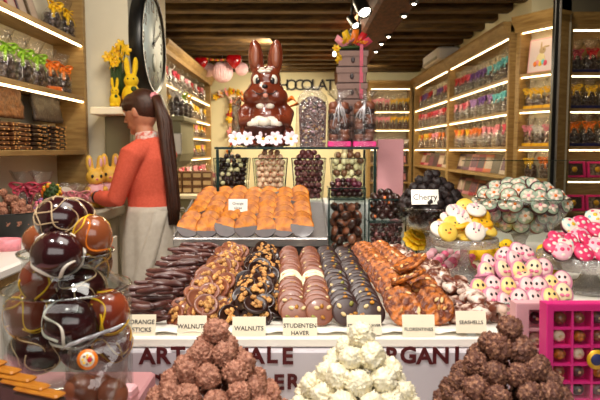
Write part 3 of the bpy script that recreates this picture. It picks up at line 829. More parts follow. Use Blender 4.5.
flowerball(52, 2.83, 1.155, .045, ['green', 'bow_yellow', 'bow_orange', 'green'], 'round ball of green and yellow sweets resting on the pink sweet ball') 
flowerball(45, 2.81, 1.076, .05, ['pinkbow', 'bow_lilac', 'bow_pink'], 'round ball of pink and mauve sweets on the grey cabinet')
for i, px in enumerate((68, 80)):
    bag('pink', f3, pos(px, 2.95, 1.0765), U(-.3, .3), 'pink bowed bag on the grey work cabinet, %s the painted bunnies' % ('further from', 'right beside')[i], 'pink bags beside the painted bunnies', w=.1, d=.08, h=.16, bowr=.034)
x, y, z = pos(32, 2.3, 1.051)
t = thing('price_card', 'small white price card standing beside the black bowl', 'price card', (x + .02, y - .03, z), (-.3, 0, .3))
MB().box((-.025, -.001, 0), (.025, .001, .035), M['paper']).build('card', t)
# pink ribbon coil on the counter
mb = MB(); g = []
for i in range(25):
    a = 2*PI*i/24
    g.append([(.05*math.cos(a), .035*math.sin(a), .0), (.053*math.cos(a), .037*math.sin(a), .04)])
mb.sheet(g, M['bow_pink'], .0008)
o = mb.build('ribbon_loop', None, loc=at_z(6, 250, 1.0515)); tag(o, 'wide pink ribbon loop lying on the side counter', 'ribbon')

# painted bunny pair
def painted_bunny(px, Y, z, h, label, rz):
    x, y, _ = pos(px, Y, 0)
    t = thing('bunny_figure', label, 'figurine', (x, y, z), (0, 0, rz))
    s = h / .29
    b = MB(); m = M['ybunny']
    b.ell((0, 0, .045*s), (.05*s, .045*s, .05*s), m).ell((0, 0, .09*s), (.042*s, .038*s, .045*s), m).ell((0, -.005*s, .165*s), (.052*s, .045*s, .048*s), m)
    b.ell((0, -.03*s, .15*s), (.03*s, .025*s, .024*s), m)
    for q in (-1, 1):
        b.tube([(q*.02*s, 0, .19*s), (q*.028*s, .004*s, .23*s), (q*.03*s, .006*s, .265*s), (q*.03*s, .006*s, .285*s)], [.016*s, .021*s, .019*s, .008*s], m, 10)
        b.ell((q*.045*s, -.025*s, .1*s), (.016*s, .026*s, .018*s), m); b.ell((q*.03*s, -.03*s, .015*s), (.022*s, .034*s, .016*s), m)
    remesh(b, 'body', .0045, m, 3, t)
    MB().lathe([(.046*s, .03*s), (.058*s, .04*s), (.053*s, .08*s), (.046*s, .115*s), (.036*s, .13*s), (.03*s, .128*s)], M['pinkface'], 20).build('dress', t)
    for q in (-1, 1):
        MB().ell((q*.022*s, -.044*s, .172*s), (.008*s, .006*s, .01*s), M['eye'], 8, 6).build('eye', t)
        MB().ell((q*.029*s, -.014*s, .245*s), (.008*s, .007*s, .025*s), M['pinkface'], 8, 6).build('inner_ear', t)
    MB().ell((0, -.054*s, .156*s), (.007*s, .006*s, .005*s), M['pinkbow'], 8, 6).build('nose', t)
    mb = MB()
    for i, c in enumerate(['bow_orange', 'bow_pink', 'bow_yellow', 'bow_red', 'green']):
        mb.ell((-.03*s + i*.014*s, -.055*s, .075*s + .012*s*(i % 2)), .012*s, M[c], 8, 6)
    mb.build('flower_bunch', t)
painted_bunny(96, 3.38, 1.076, .30, 'painted yellow bunny with pink dress, left of the pair on the grey cabinet', .5)
painted_bunny(111, 3.5, 1.076, .31, 'painted yellow bunny beside the woman, right of the pair on the grey cabinet', .3)
# wall shelf with yellow flocked bunnies and daffodils
t = thing('wall_ledge', 'pale wall ledge on the pier carrying yellow bunnies', 'shelf', (-1.13, 3.60, 1.65))
MB().box((-.09, -.09, -.045), (.16, .138, 0), M['cardcream'], bev=.006).build('ledge', t)
MB().box((-.05, .05, -.5), (.1, .138, -.046), M['olive'], bev=.006).build('support', t)
def flock_bunny(px, Y, h, label):
    x, y, _ = pos(px, Y, 0)
    t = thing('yellow_bunny', label, 'figurine', (x, y, 1.651), (0, 0, .2)); s = h/.22; b = MB(); m = M['yellowfur']
    b.ell((0, 0, .05*s), (.042*s, .04*s, .052*s), m).ell((0, -.004*s, .115*s), (.032*s, .03*s, .03*s), m).ell((0, 0, .09*s), (.025*s, .025*s, .02*s), m)
    for q in (-1, 1):
        b.tube([(q*.012*s, 0, .135*s), (q*.017*s, .004*s, .17*s), (q*.019*s, .006*s, .2*s), (q*.019*s, .006*s, .218*s)], [.009*s, .0125*s, .011*s, .005*s], m, 10)
        b.ell((q*.022*s, -.03*s, .012*s), (.015*s, .024*s, .012*s), m)
    remesh(b, 'body', .0035, m, 2, t)
    MB().ell((.012*s, -.035*s, .078*s), (.012*s, .008*s, .012*s), M['green'], 10, 7).build('badge', t)
    for q in (-1, 1): MB().ell((q*.012*s, -.031*s, .121*s), .004*s, M['eye'], 6, 5).build('eye', t)
flock_bunny(117.5, 3.56, .175, 'small yellow flocked bunny at the left end of the wall ledge')
flock_bunny(134, 3.60, .30, 'large yellow flocked bunny on the wall ledge above the woman')
x, y, _ = pos(121, 3.66, 0)
t = thing('daffodil_bunch', 'bunch of yellow daffodils behind the yellow bunnies', 'flowers', (x, y, 1.651))
MB().lathe([(0, 0), (.035, 0), (.045, .07), (.04, .07), (.032, .01), (0, .01)], M['kraft'], 18).build('pot', t)
mb = MB()
for i in range(44):
    a = U(0, 6.28); r = U(.01, .055)
    mb.tube([(r*.3*math.cos(a), r*.3*math.sin(a), .05), (r*math.cos(a), r*.6*math.sin(a), .17), (r*1.3*math.cos(a), r*.7*math.sin(a), U(.2, .32))], [.005, .010, .002], M['green'], 6, flat=.4)
mb.build('stems', t)
for i, (dx, dz) in enumerate([(-.045, .30), (-.01, .33), (.02, .30), (.055, .34), (.03, .37), (-.03, .26), (.0, .27)]):
    mb = MB(); blossom(mb, (dx, -.03 + .01*(i % 3), dz), .038, M['bow_yellow'], M['amberface'], 6, X=RM(PI/2 - .2, 0, i))
    mb.tube([(dx, -.03, dz), (dx*.6, -.01, dz*.6), (dx*.3, 0, .06)], .003, M['green'], 5); mb.build('daffodil', t)

# ================================================================= the woman
def woman():
    Yw = 3.38
    cx = at(150.5, 200, Yw).x
    t = thing('person', 'woman in coral sweater and white apron with long ponytail, reaching left', 'person', (cx, Yw, 0), (0, 0, -.42))
    t['label'] = 'woman in coral sweater and white apron with a long ponytail, working at left'
    S = M['skin']
    # local: she faces -x; her left side is towards the camera (-y)
    b = MB()
    b.tube([(0.02, 0, .90), (.01, 0, 1.02), (.0, 0, 1.12), (-.01, 0, 1.25), (-.0, 0, 1.36), (.01, 0, 1.43)], [.13, .125, .108, .12, .115, .07], S, 16, flat=1.0)
    b.tube([(.0, -.01, 1.40), (-.02, 0, 1.47), (-.04, 0, 1.55)], [.062, .053, .05], S, 14)
    for q in (-1, 1):
        b.tube([(.02, q*.075, .93), (.0, q*.085, .70), (-.01, q*.09, .48), (.015, q*.09, .28), (.02, q*.09, .09)], [.08, .075, .055, .056, .038], S, 12)
        b.tube([(.03, q*.09, .045), (-.06, q*.095, .035), (-.16, q*.1, .025)], [.042, .04, .026], S, 10)
    def arm(q, el, wr, hd):
        sh = Vector((.0, q*.155, 1.375))
        b.tube([sh, sh.lerp(el, .5), el, el.lerp(wr, .4), wr], [.052, .046, .039, .038, .027], S, 12)
        d = (hd - wr).normalized()
        b.ell(wr + d*.045, (.045, .022, .036), S, 12, 8)
        sp = Vector((0, 0, 1))
        for i in range(4):
            o = wr + d*.075 + sp*(.022 - .0145*i)
            L = (.06, .068, .064, .05)[i]
            b.tube([wr + d*.03 + sp*(.018 - .012*i), o, o + d*L*.5 + Vector((0, q*-.006, -.012)), o + d*L*.85 + Vector((0, q*-.012, -.034))], [.0095, .0095, .0088, .0072], S, 8)
        o = wr + d*.03 + sp*.02
        b.tube([o, o + d*.03 + Vector((0, -q*.03, .015)), o + d*.06 + Vector((0, -q*.035, .0))], [.011, .010, .008], S, 8)
    elL = Vector((-.075, -.2, 1.13)); wrL = Vector((-.235, -.17, 1.14)); hdL = Vector((-.36, -.13, 1.13))
    elR = Vector((-.13, .18, 1.14)); wrR = Vector((-.31, .12, 1.17)); hdR = Vector((-.42, .07, 1.16))
    arm(-1, elL, wrL, hdL); arm(1, elR, wrR, hdR)
    # head, tilted a little down
    H = TM((-.052, 0, 1.615)) @ RM(0, -.22, 0)
    b.ell((0, 0, 0), 1, S, 24, 16, X=H @ Matrix.Diagonal((.098, .076, .108, 1)))
    b.ell((0, 0, 0), 1, S, 18, 12, X=H @ TM((-.038, 0, -.05)) @ Matrix.Diagonal((.058, .056, .066, 1)))
    b.ell((0, 0, 0), 1, S, 12, 8, X=H @ TM((-.076, 0, -.098)) @ Matrix.Diagonal((.022, .024, .018, 1)))    # chin
    b.tube([H @ Vector((-.092, 0, .018)), H @ Vector((-.108, 0, -.008)), H @ Vector((-.122, 0, -.03)), H @ Vector((-.098, 0, -.038))], [.008, .010, .013, .009], S, 8)
    b.ell((0, 0, 0), 1, S, 10, 8, X=H @ TM((-.088, 0, .025)) @ Matrix.Diagonal((.014, .05, .012, 1)))      # brow
    b.ell((0, 0, 0), 1, S, 10, 8, X=H @ TM((-.096, 0, -.058)) @ Matrix.Diagonal((.011, .022, .007, 1)))
    b.ell((0, 0, 0), 1, S, 10, 8, X=H @ TM((-.095, 0, -.072)) @ Matrix.Diagonal((.011, .02, .007, 1)))
    for q in (-1, 1):
        b.ell((0, 0, 0), 1, S, 12, 8, X=H @ TM((.012, q*.078, -.012)) @ RM(0, .2, 0) @ Matrix.Diagonal((.018, .008, .032, 1)))
    remesh(b, 'body', .0055, S, 4, t)
    lips = MB().ell((0, 0, 0), 1, mat('lips', (176, 90, 84), .5), 10, 7, X=H @ TM((-.099, 0, -.064)) @ Matrix.Diagonal((.01, .019, .008, 1))); lips.build('lips', t)
    for q in (-1, 1):
        e = MB().ell((0, 0, 0), 1, mat('eye_white', (230, 226, 220), .3), 10, 7, X=H @ TM((-.085, q*.032, .003)) @ Matrix.Diagonal((.011, .014, .009, 1)))
        e.ell((0, 0, 0), 1, M['eye'], 8, 6, X=H @ TM((-.0945, q*.033, .001)) @ Matrix.Diagonal((.003, .006, .006, 1))); e.build('eye', t)
        MB().tube([H @ Vector((-.098, q*.014, .027)), H @ Vector((-.094, q*.034, .034)), H @ Vector((-.082, q*.052, .029))], .0035, M['hair'], 6).build('eyebrow', t)
    # hair: swept back cap and ponytail
    hb = MB()
    def capf(p):
        return p
    hb.ell((0, 0, 0), 1, M['hair'], 22, 14, X=H @ TM((.022, 0, .024)) @ Matrix.Diagonal((.098, .083, .102, 1)))
    hb.ell((0, 0, 0), 1, M['hair'], 16, 10, X=H @ TM((-.035, 0, .068)) @ Matrix.Diagonal((.060, .066, .047, 1)))
    for q in (-1, 1): hb.ell((0, 0, 0), 1, M['hair'], 14, 9, X=H @ TM((.0, q*.052, .045)) @ Matrix.Diagonal((.085, .034, .05, 1)))
    remesh(hb, 'hair', .006, M['hair'], 2, t)
    pt = [H @ Vector((.085, 0, .05)), H @ Vector((.122, -.0, .05)), Vector((.115, -.01, 1.56)), Vector((.135, -.02, 1.42)), Vector((.165, -.03, 1.25)), Vector((.185, -.035, 1.10)), Vector((.18, -.035, .99))]
    pm = MB(); rnd = random.Random(3)
    pm.tube(pt, [.026, .036, .042, .044, .040, .032, .010], M['hair'], 14, flat=.7)
    for i in range(16):
        a = 2*PI*i/16; e = Vector((.03*math.cos(a), .024*math.sin(a), 0))
        pm.tube([p + e*(0.6 if j < 2 else 1.0 if j < 5 else .9) + Vector((rnd.uniform(-.005, .005), 0, 0)) for j, p in enumerate(pt)], [.008, .012, .014, .014, .013, .01, .003], M['hair'], 7)
    pm.build('ponytail', t)
    MB().lathe([(.026, -.012), (.034, -.008), (.034, .008), (.026, .012)], M['bow_pink'], 14, X=TM(H @ Vector((.108, 0, .05))) @ RM(0, PI/2, 0)).build('hair_tie', t)
    # sweater
    C = M['sweater']; w = MB()
    w.tube([(.02, 0, 1.045), (.012, 0, 1.07), (.0, 0, 1.14), (-.012, 0, 1.25), (-.002, 0, 1.36), (.008, 0, 1.43), (.0, 0, 1.455)], [.128, .136, .125, .136, .132, .092, .066], C, 20)
    for q, el, wr in ((-1, elL, wrL), (1, elR, wrR)):
        sh = Vector((.0, q*.155, 1.37))
        w.tube([(0, q*.06, 1.40), sh, sh.lerp(el, .5), el, el.lerp(wr, .4), el.lerp(wr, .93)], [.07, .066, .056, .050, .047, .036], C, 14)
    w = remesh(w, 'sweater', .008, C, 4, t)
    MB().lathe([(.060, -.02), (.066, 0), (.062, .03), (.056, .034)], M['scarf'], 20, X=TM((-.015, 0, 1.465)) @ RM(0, -.15, 0)).build('scarf', t)
    MB().lathe([(.031, -.009), (.034, -.005), (.034, .005), (.031, .009)], M['black'], 18, X=TM(elL.lerp(wrL, .97)) @ (wrL - elL).to_track_quat('Z', 'Y').to_matrix().to_4x4()).build('wrist_watch', t)
    # apron: wrapped skirt with folds, tied behind
    mb = MB(); n = 64; vs = []; fs = []
    lv = [1.085, 1.06, 1.0, .9, .78, .66, .54, .44, .38]
    rx = [.128, .135, .146, .158, .163, .162, .16, .158, .158]
    for k, z in enumerate(lv):
        for i in range(n):
            a = 2*PI*i/n
            fo = (1 + .045*min(1, k/3)*math.sin(a*9 + .6*math.sin(k)) + .016*noise.noise(Vector((a*3, k*.9, 2))))
            vs.append((.018 + rx[k]*fo*math.cos(a), (rx[k]*1.16)*fo*math.sin(a), z))
    for k in range(len(lv)-1):
        for i in range(n):
            j = (i+1) % n; fs.append((k*n+j, k*n+i, (k+1)*n+i, (k+1)*n+j))
    mb.add(vs, fs, M['apron'])
    ap = mb.build('apron', t); md = ap.modifiers.new('s', 'SOLIDIFY'); md.thickness = .003
    # overlapping apron edge running diagonally down her side, and the waistband
    g = []
    for k in range(9):
        f = k/8; z = 1.07 - .62*f; a0 = -PI/2 + .75 - 1.15*f
        row = []
        for c in range(5):
            a = a0 + c*.12; R = (.145 + .025*min(1, f*2.5)) + .006
            row.append((.018 + R*math.cos(a), R*1.16*math.sin(a), z))
        g.append(row)
    MB().sheet(g, M['apron'], .004).build('apron_flap', t)
    MB().lathe([(.134, 1.05), (.14, 1.055), (.139, 1.088), (.132, 1.09)], M['apron'], 40, X=TM((.018, 0, 0))).build('waistband', t)
    tie = MB()
    for s in (-1, 1):
        tie.tube([(.155, 0, 1.065), (.2, s*.03, 1.08), (.21, s*.05, 1.06), (.16, s*.01, 1.06)], .009, M['apron'], 6, flat=.4)
    tie.tube([(.16, -.02, 1.06), (.185, -.03, .95), (.19, -.04, .84)], .01, M['apron'], 6, flat=.3)
    tie.build('apron_tie', t)
    tr = MB()
    for q in (-1, 1):
        tr.tube([(.02, q*.075, .94), (.0, q*.09, .70), (-.01, q*.09, .48), (.015, q*.09, .28), (.02, q*.09, .08)], [.085, .08, .066, .066, .06], M['trouser'], 14)
    remesh(tr, 'trousers', .01, M['trouser'], 2, t)
    for q in (-1, 1):
        MB().ell((-.06, q*.095, .045), (.13, .05, .044), M['black'], 14, 9).build('shoe', t)
woman()
# ================================================================= display table
ZT = 1.045
t = thing('display_counter', 'white lettered display counter carrying the chocolate rows', 'counter')
MB().box((-.40, 1.13, 0), (1.35, 2.62, ZT - .02), M['white'], bev=.004).build('body', t)
MB().box((-.405, 1.115, ZT - .02), (1.36, 2.63, ZT), M['paper'], bev=.004).build('countertop', t)
MB().box((-.405, 1.10, .70), (1.36, 1.129, ZT - .022), mat('fascia_white', (214, 208, 212), .55, (206, 200, 206), 4), bev=.003).build('fascia', t)
def fascia_word(word, x0, pitch, py, size, bold):
    for i, ch in enumerate(word):
        if ch == ' ': continue
        p = at(x0 + i*pitch, py, 1.0985)
        text('letter', ch, size, M['redpaint'], t, (p.x, 1.0992, p.z + .001*((i*7) % 3)), (PI/2, 0, U(-.05, .05)), .0012, bold=bold)
fascia_word('ARTISANALE', 147, 15.6, 357, .043, .0014)
fascia_word('ORGANIC', 376, 16.2, 357, .043, .0014)
fascia_word('CHOCOLATIER', 152, 14.1, 383, .040, .0013)
# paper liners along the front edge
mb = MB(); g = []
for r in range(3):
    g.append([(-.40 + .85*c/60, 1.125 + .03*r, ZT + .003 + (.006*abs(math.sin(c*.8)) if r == 0 else .0015) ) for c in range(61)])
mb.sheet(g, M['paper'], .0008)
o = mb.build('paper_liner'); tag(o, 'wavy white paper liner under the chocolate rows at the counter front', 'paper')

# price cards
def price_card(px, py, Y, w, h, lines, label, size=.0105, lean=-.3, rz=0, z=None, m='cardcream'):
    p = at(px, py, Y)
    zz = ZT if z is None else z
    t = thing('price_card', label, 'price card', (p.x, Y, p.z), (lean, 0, rz))
    mb = MB().box((-w/2, -.0008, -h/2), (w/2, .0008, h/2), M[m])
    mb.build('card', t)
    sw = .008 if m != 'paper' else .002
    MB().box((-sw, .0009, -h/2 - max(0, p.z - h/2 - zz)), (sw, .0035, 0), M['glass'] if z is None else M['paper']).build('support', t)
    n = len(lines)
    for i, ln in enumerate(lines):
        text('lettering', ln, size, M['ink'], t, (0, -.0012, (n-1)*size*.62 - i*size*1.24 - .001), (PI/2, 0, 0), .0002, sx=1.0, bold=.00012)
    return t
price_card(142, 325.5, 1.13, .053, .042, ['ORANGE', 'STICKS'], 'cream price card reading ORANGE STICKS', .0118)
price_card(192, 326, 1.13, .056, .040, ['WALNUTS'], 'cream card reading WALNUTS half hidden by the milk chocolate rochers', .0118)
price_card(249, 328, 1.125, .064, .043, ['WALNUTS'], 'cream price card reading WALNUTS in full view', .0118)
price_card(300, 329, 1.125, .066, .043, ['STUDENTEN', 'HAVER'], 'cream price card reading STUDENTEN HAVER on two lines', .0112)
price_card(364, 325, 1.125, .066, .038, ['STUDENTENHAVER'], 'cream card reading STUDENTENHAVER behind the white chocolate pile', .0072)
price_card(418.5, 326, 1.125, .062, .043, ['', 'FLORENTINES'], 'cream price card reading FLORENTINES', .0088)
price_card(471, 322, 1.125, .058, .042, ['SEASHELLS'], 'cream price card reading SEASHELLS beside the dark rocher pile', .0096)
ZR = ZT + .003

# orange sticks
def stick_proto(i):
    L = U(.074, .092); mb = MB(); pts = []; c = U(-.012, .022)
    for k in range(9):
        f = k/8 - .5; pts.append((f*L, c*(1 - 4*f*f), .0015*math.sin(k + i)))
    mb.tube(pts, [.0045, .0072, .0078, .008, .0078, .008, .0078, .0072, .0045], M['stick'], 9, flat=.85)
    o = mb.build('orange_stick'); tag(o, 'x', 'chocolate stick'); return Proto(o)
SP = [stick_proto(i) for i in range(4)]
for r in range(15):
    Y = 1.19 + r*.046
    xl = -.335 - .005*r/15 + .02*(r/15); n_ = 2
    for lay in range(4 if r else 3):
        for c in range(2):
            x = -.352 + c*.05 + U(-.012, .012) + .012*r/15
            if lay >= 2: x = -.342 + c*.04 + U(-.01, .01) + .012*r/15
            where = ('front', 'middle', 'back')[min(2, r // 5)]
            o = random.choice(SP).put((x, Y + U(-.01, .01) + lay*.004, ZR + .0095 + lay*.0155), (U(-.6, .6), U(-.1, .1), U(-.42, .42)), U(.85, 1.08),
                'dark chocolate orange stick in the stacked heap at left of the walnut discs', 'orange sticks')

# walnut discs
def nut_chunk(s, seed, m='walnut'):
    mb = MB(); rnd = random.Random(seed)
    for i in range(10):
        a = rnd.uniform(0, 6.28); r = s*rnd.uniform(.1, .82)
        b = lump(s*rnd.uniform(.2, .36), M[m], .35, 3.0, n=9, k=6, seed=seed*7 + i)
        mb.add(b.v, b.f, M[m], True, TM((r*math.cos(a), r*math.sin(a), s*.12)) @ Matrix.Diagonal((1, 1, .65, 1)) @ RM(rnd.uniform(0, 3), rnd.uniform(0, 3), 0))
    return mb
def walnut_disc(m, i):
    o = MB().lathe([(0, 0), (.019, 0), (.0225, .003), (.0235, .008), (.021, .0105), (.018, .0085), (0, .0085)], M[m], 22, sx=1.06).build('walnut_disc'); tag(o, 'x', 'chocolate')
    w = nut_chunk(.0175, i).build('walnut', o); w.location = (0, 0, .0095)
    w['label'] = 'golden walnut pieces'
    return Proto(o)
WM = [walnut_disc('milk2', i) for i in range(4)]; WD = [walnut_disc('dark', i + 10) for i in range(4)]
def heap(protos, x0f, x1f, y0, y1, nx, ny, hf, label, group, tilt=.5, lean=.75, layers=2, dz=.018, base=.012, s=(.92, 1.12)):
    for l in range(layers):
        for r in range(ny):
            for c in range(nx):
                f = (c + .5*((r + l) % 2) + U(-.18, .18) + .25)/nx
                fy = (r + U(-.2, .2) + .5)/ny
                y = y0 + (y1 - y0)*fy
                x = x0f(fy) + (x1f(fy) - x0f(fy))*f
                h = hf(f, fy)
                if l and h < dz*l: continue
                z = ZR + base + min(h, 9)*(l/(max(1, layers-1))) if layers > 1 else ZR + base + h
                # lean towards the viewer so that the toppings show
                random.choice(protos).put((x, y, z), (lean + U(-tilt, tilt)*.6, U(-tilt, tilt)*.7, U(-.9, .9)), U(*s), label, group)
L_ = lambda a, b: (lambda f: a + (b - a)*f)
bump_ = lambda f, fy: .036*math.sin(PI*min(1, max(0, f)))*(.45 + .55*min(1, fy*4 + .2))
heap(WM, L_(-.262, -.265), L_(-.150, -.155), 1.175, 1.86, 3, 16, bump_, 'round milk chocolate with walnut topping in the left walnut heap', 'milk chocolate walnut discs', layers=2)
heap(WD, L_(-.150, -.157), L_(-.045, -.065), 1.175, 1.86, 3, 16, bump_, 'round dark chocolate with walnut topping in the right walnut heap', 'dark chocolate walnut discs', layers=2)

# studentenhaver discs and florentines standing in shingled columns
def mendiant(m, seed):
    rnd = random.Random(seed)
    o = MB().lathe([(0, 0), (.025, 0), (.0285, .0015), (.0295, .0035), (.028, .0055), (.024, .0065), (0, .007)], M[m], 28).build('mendiant'); tag(o, 'x', 'chocolate')
    for i in range(5):
        a = 2*PI*i/5 + rnd.uniform(-.4, .4); r = rnd.uniform(.009, .021); k = rnd.choice(['almond', 'almond', 'raisin', 'walnut', 'pistachio'])
        nm = {'almond': 'nut', 'raisin': 'raisin', 'walnut': 'walnut', 'pistachio': 'pistachio'}[k]
        if k == 'walnut':
            w = nut_chunk(.008, seed*5 + i).build(nm, o)
        else:
            w = MB().ell((0, 0, 0), (.0062, .0042, .0036) if k != 'raisin' else (.0052, .0042, .0032), M[k], 9, 6).build(nm, o)
        w.location = (r*math.cos(a), r*math.sin(a), .0082); w.rotation_euler = (0, 0, rnd.uniform(0, 6))
    return Proto(o)
def florentine(seed, R=.0355):
    mb = MB(); n = 34; vs = []; fs = []; K = 9; rnd = random.Random(seed)
    off = Vector((seed*5.1, seed*2.3, 0))
    prof = [(0, -.004), (.6, -.004), (.94, -.003), (1.0, 0)] + [(1 - k/K, .004) for k in range(0, K)] + [(0, .004)]
    for k, (r, z) in enumerate(prof):
        for i in range(n):
            a = 2*PI*i/n; q = Vector((r*math.cos(a), r*math.sin(a), 0))
            rr = R*r*(1 + .07*noise.noise(Vector((math.cos(a)*2, math.sin(a)*2, seed*3))))
            zz = z + (.0045*noise.noise(q*5 + off) + .003*noise.noise(q*11 + off) if k > 3 else 0)
            vs.append((rr*math.cos(a), rr*math.sin(a), zz))
    for k in range(len(prof)-1):
        for i in range(n):
            j = (i+1) % n; fs.append((k*n+i, k*n+j, (k+1)*n+j, (k+1)*n+i))
    mb.add(vs, fs, M['caramel'])
    o = mb.build('florentine'); tag(o, 'x', 'florentine')
    for i in range(4):
        a = rnd.uniform(0, 6.28); r = R*rnd.uniform(.1, .85)
        MB().ell((0, 0, 0), (.0075, .0035, .0016), M['walnut'] if i % 3 else M['almond'], 8, 5, X=TM((r*math.cos(a), r*math.sin(a), .0052)) @ RM(rnd.uniform(-.3, .3), rnd.uniform(-.3, .3), rnd.uniform(0, 6))).build('almond_flake', o)
    return Proto(o)
ML = [mendiant('milk2', i) for i in range(3)]; MD = [mendiant('dark2', i + 20) for i in range(3)]; MW = [mendiant('white_choc', 40)]
FL = [florentine(i) for i in range(4)]
def column(protos, xa, xb, n, y0, y1, R, what, colname, group, ang=-.95, special=None, zj=0.0):
    """discs stand on edge, leaning back on the one behind, faces to the viewer"""
    for i in range(n):
        f = i/(n-1)
        y = y0 + (y1 - y0)*f
        a = PI/2 + ang*.0 - .62 + U(-.07, .07)
        z = ZR + R*math.sin(a) + .002 + zj*math.sin(PI*f)
        pr = special[1] if special and i in special[0] else protos
        w = what if not (special and i in special[0]) else special[2]
        random.choice(pr).put((xa + (xb - xa)*f + U(-.003, .003), y, z), (a, U(-.05, .05), U(-.12, .12)), U(.96, 1.05),
            '%s, %s from the front of the %s' % (w, nth(i), colname), group)
column(ML, -.014, -.034, 19, 1.185, 1.86, .029, 'milk chocolate nut disc', 'left milk column', 'milk chocolate nut discs', special=((7, 8), MW, 'white chocolate nut disc'))
column(ML, .038, .028, 19, 1.185, 1.86, .029, 'milk chocolate nut disc', 'right milk column', 'milk chocolate nut discs', special=((7, 8), MW, 'white chocolate nut disc'))
column(MD, .092, .084, 19, 1.185, 1.86, .029, 'dark chocolate nut disc', 'left dark column', 'dark chocolate nut discs')
column(MD, .142, .138, 19, 1.185, 1.86, .029, 'dark chocolate nut disc', 'right dark column', 'dark chocolate nut discs')
column(FL, .214, .198, 15, 1.19, 1.9, .036, 'caramel florentine', 'left florentine column', 'florentines', zj=.012)
column(FL, .278, .256, 15, 1.19, 1.9, .036, 'caramel florentine', 'right florentine column', 'florentines', zj=.012)
for i, (x, y, z) in enumerate([(.262, 1.40, ZR + .087), (.238, 1.29, ZR + .075)]):
    FL[i].put((x, y, z), (.42, .1, U(0, 6)), 1.15, 'florentine lying flat on top of the columns, %s' % ('further back', 'nearer the front')[i], 'florentines')

# seashells
def scallop(m, seed):
    mb = MB()
    def fn(p):
        a = math.atan2(p.x, p.y + 1.05)
        rib = 1 + .06*math.cos(a*16)
        return Vector((p.x*(.55 + .45*(p.y*.5 + .5))*rib, p.y, p.z*(.85 - .3*p.y*.5)*rib))
    mb.ell((0, 0, .006), (.019, .019, .010), M[m], 28, 12, fn=fn)
    o = mb.build('chocolate_seashell'); tag(o, 'x', 'chocolate'); return Proto(o)
def whelk(m, seed):
    mb = MB(); pts = []; rad = []
    for k in range(34):
        f = k/33; a = f*PI*2*3.2; R = .012*(1-f)**1.1 + .0006
        pts.append((R*math.cos(a), -.018 + .04*f, .009 + R*math.sin(a))); rad.append(.0088*(1-f) + .001)
    mb.tube(pts, rad, M[m], 8)
    o = mb.build('chocolate_seashell'); tag(o, 'x', 'chocolate'); return Proto(o)
SH = [scallop('shellmix', 1), scallop('shelldark', 2), whelk('shellmix', 3), whelk('shelldark', 4), scallop('shellmix', 5)]
heap(SH, L_(.315, .275), L_(.44, .325), 1.19, 1.88, 4, 15, lambda f, fy: .03*math.sin(PI*min(1, max(0, f)))*(.5 + .5*min(1, fy*4)), 'marbled chocolate seashell in the heap right of the florentines', 'chocolate seashells', tilt=.8, lean=.55, layers=2, base=.009, s=(1.1, 1.35))

# ================================================================= tray of candied orange slices
ta = -math.radians(0)
TY0, TY1, TZ0, TZ1 = 1.90, 2.24, 1.118, 1.205
sl = math.atan2(TZ1 - TZ0, TY1 - TY0)
t = thing('serving_tray', 'wide silver tray tilted to the front under the orange slices', 'tray', (-.17, TY0, TZ0), (sl, 0, 0))
Lt = math.hypot(TY1 - TY0, TZ1 - TZ0)
MB().box((-.23, 0, -.006), (.255, Lt, 0), M['steel'], bev=.002).build('tray_base', t)
MB().box((-.235, -.012, -.024), (.26, 0.0, .006), M['steel'], bev=.003).build('front_lip', t)
for s in (-.235, .255): MB().box((s, 0, -.006), (s + .005, Lt, .012), M['steel'], bev=.001).build('side_rim', t)
t2 = thing('tray_stand', 'grey stand carrying the tilted silver tray', 'stand', (-.17, 1.9, ZT))
MB().prism([(0, 0), (.32, 0), (.32, TZ1 - ZT - .03), (0, TZ0 - ZT - .027)], -.24, .21, M['darkmetal'], X=RM(0, 0, PI/2)).build('wedge', t2)
def orange_slice(seed):
    mb = MB(); R = .0355; n = 30; vs = []; fs = []; off = Vector((seed*3.3, 0, 0))
    prof = [(0, -.003), (.9, -.003), (1.0, -.001), (1.0, .002), (.93, .0035), (.86, .0025), (.6, .003), (.3, .0028), (0, .002)]
    for k, (r, z) in enumerate(prof):
        for i in range(n):
            a = 2*PI*i/n
            rr = R*r*(1 + .03*noise.noise(Vector((math.cos(a)*1.5, math.sin(a)*1.5, seed))))
            zz = z + (.0014*abs(math.cos(a*5)) if .2 < r < .9 and k > 4 else 0)
            vs.append((rr*math.cos(a), rr*math.sin(a), zz))
    for k in range(len(prof)-1):
        for i in range(n):
            j = (i+1) % n; fs.append((k*n+i, k*n+j, (k+1)*n+j, (k+1)*n+i))
    mb.add(vs, fs, M['orange'])
    o = mb.build('orange_slice'); tag(o, 'x', 'orange slice')
    d = MB(); vs = []; fs = []; K = 7
    # chocolate dipped lower part, a little thicker than the slice
    cut = (-.3, -.1, .05, -.45)[seed % 4]
    C = 18; g = []
    pol = []
    a0 = math.asin(cut)
    for i in range(C+1):
        a = PI - a0 + (PI + 2*a0)*i/C
        pol.append((R*1.03*math.cos(a), R*1.03*math.sin(a)))
    for i in range(1, 8):
        x = -math.cos(a0) + 2*math.cos(a0)*(1 - i/8)
        x = math.cos(a0)*(1 - 2*i/8)
        pol.append((R*x, R*(cut + .1*noise.noise(Vector((x*2.5, seed, 1))))))
    d.prism(pol, -.0048, .0048, M['dark2'], X=RM(-PI/2, 0, 0) , smooth=False)
    dip = d.build('chocolate_dip', o); dip['label'] = 'dark chocolate dipped half'
    return Proto(o)
OR = [orange_slice(i) for i in range(4)]
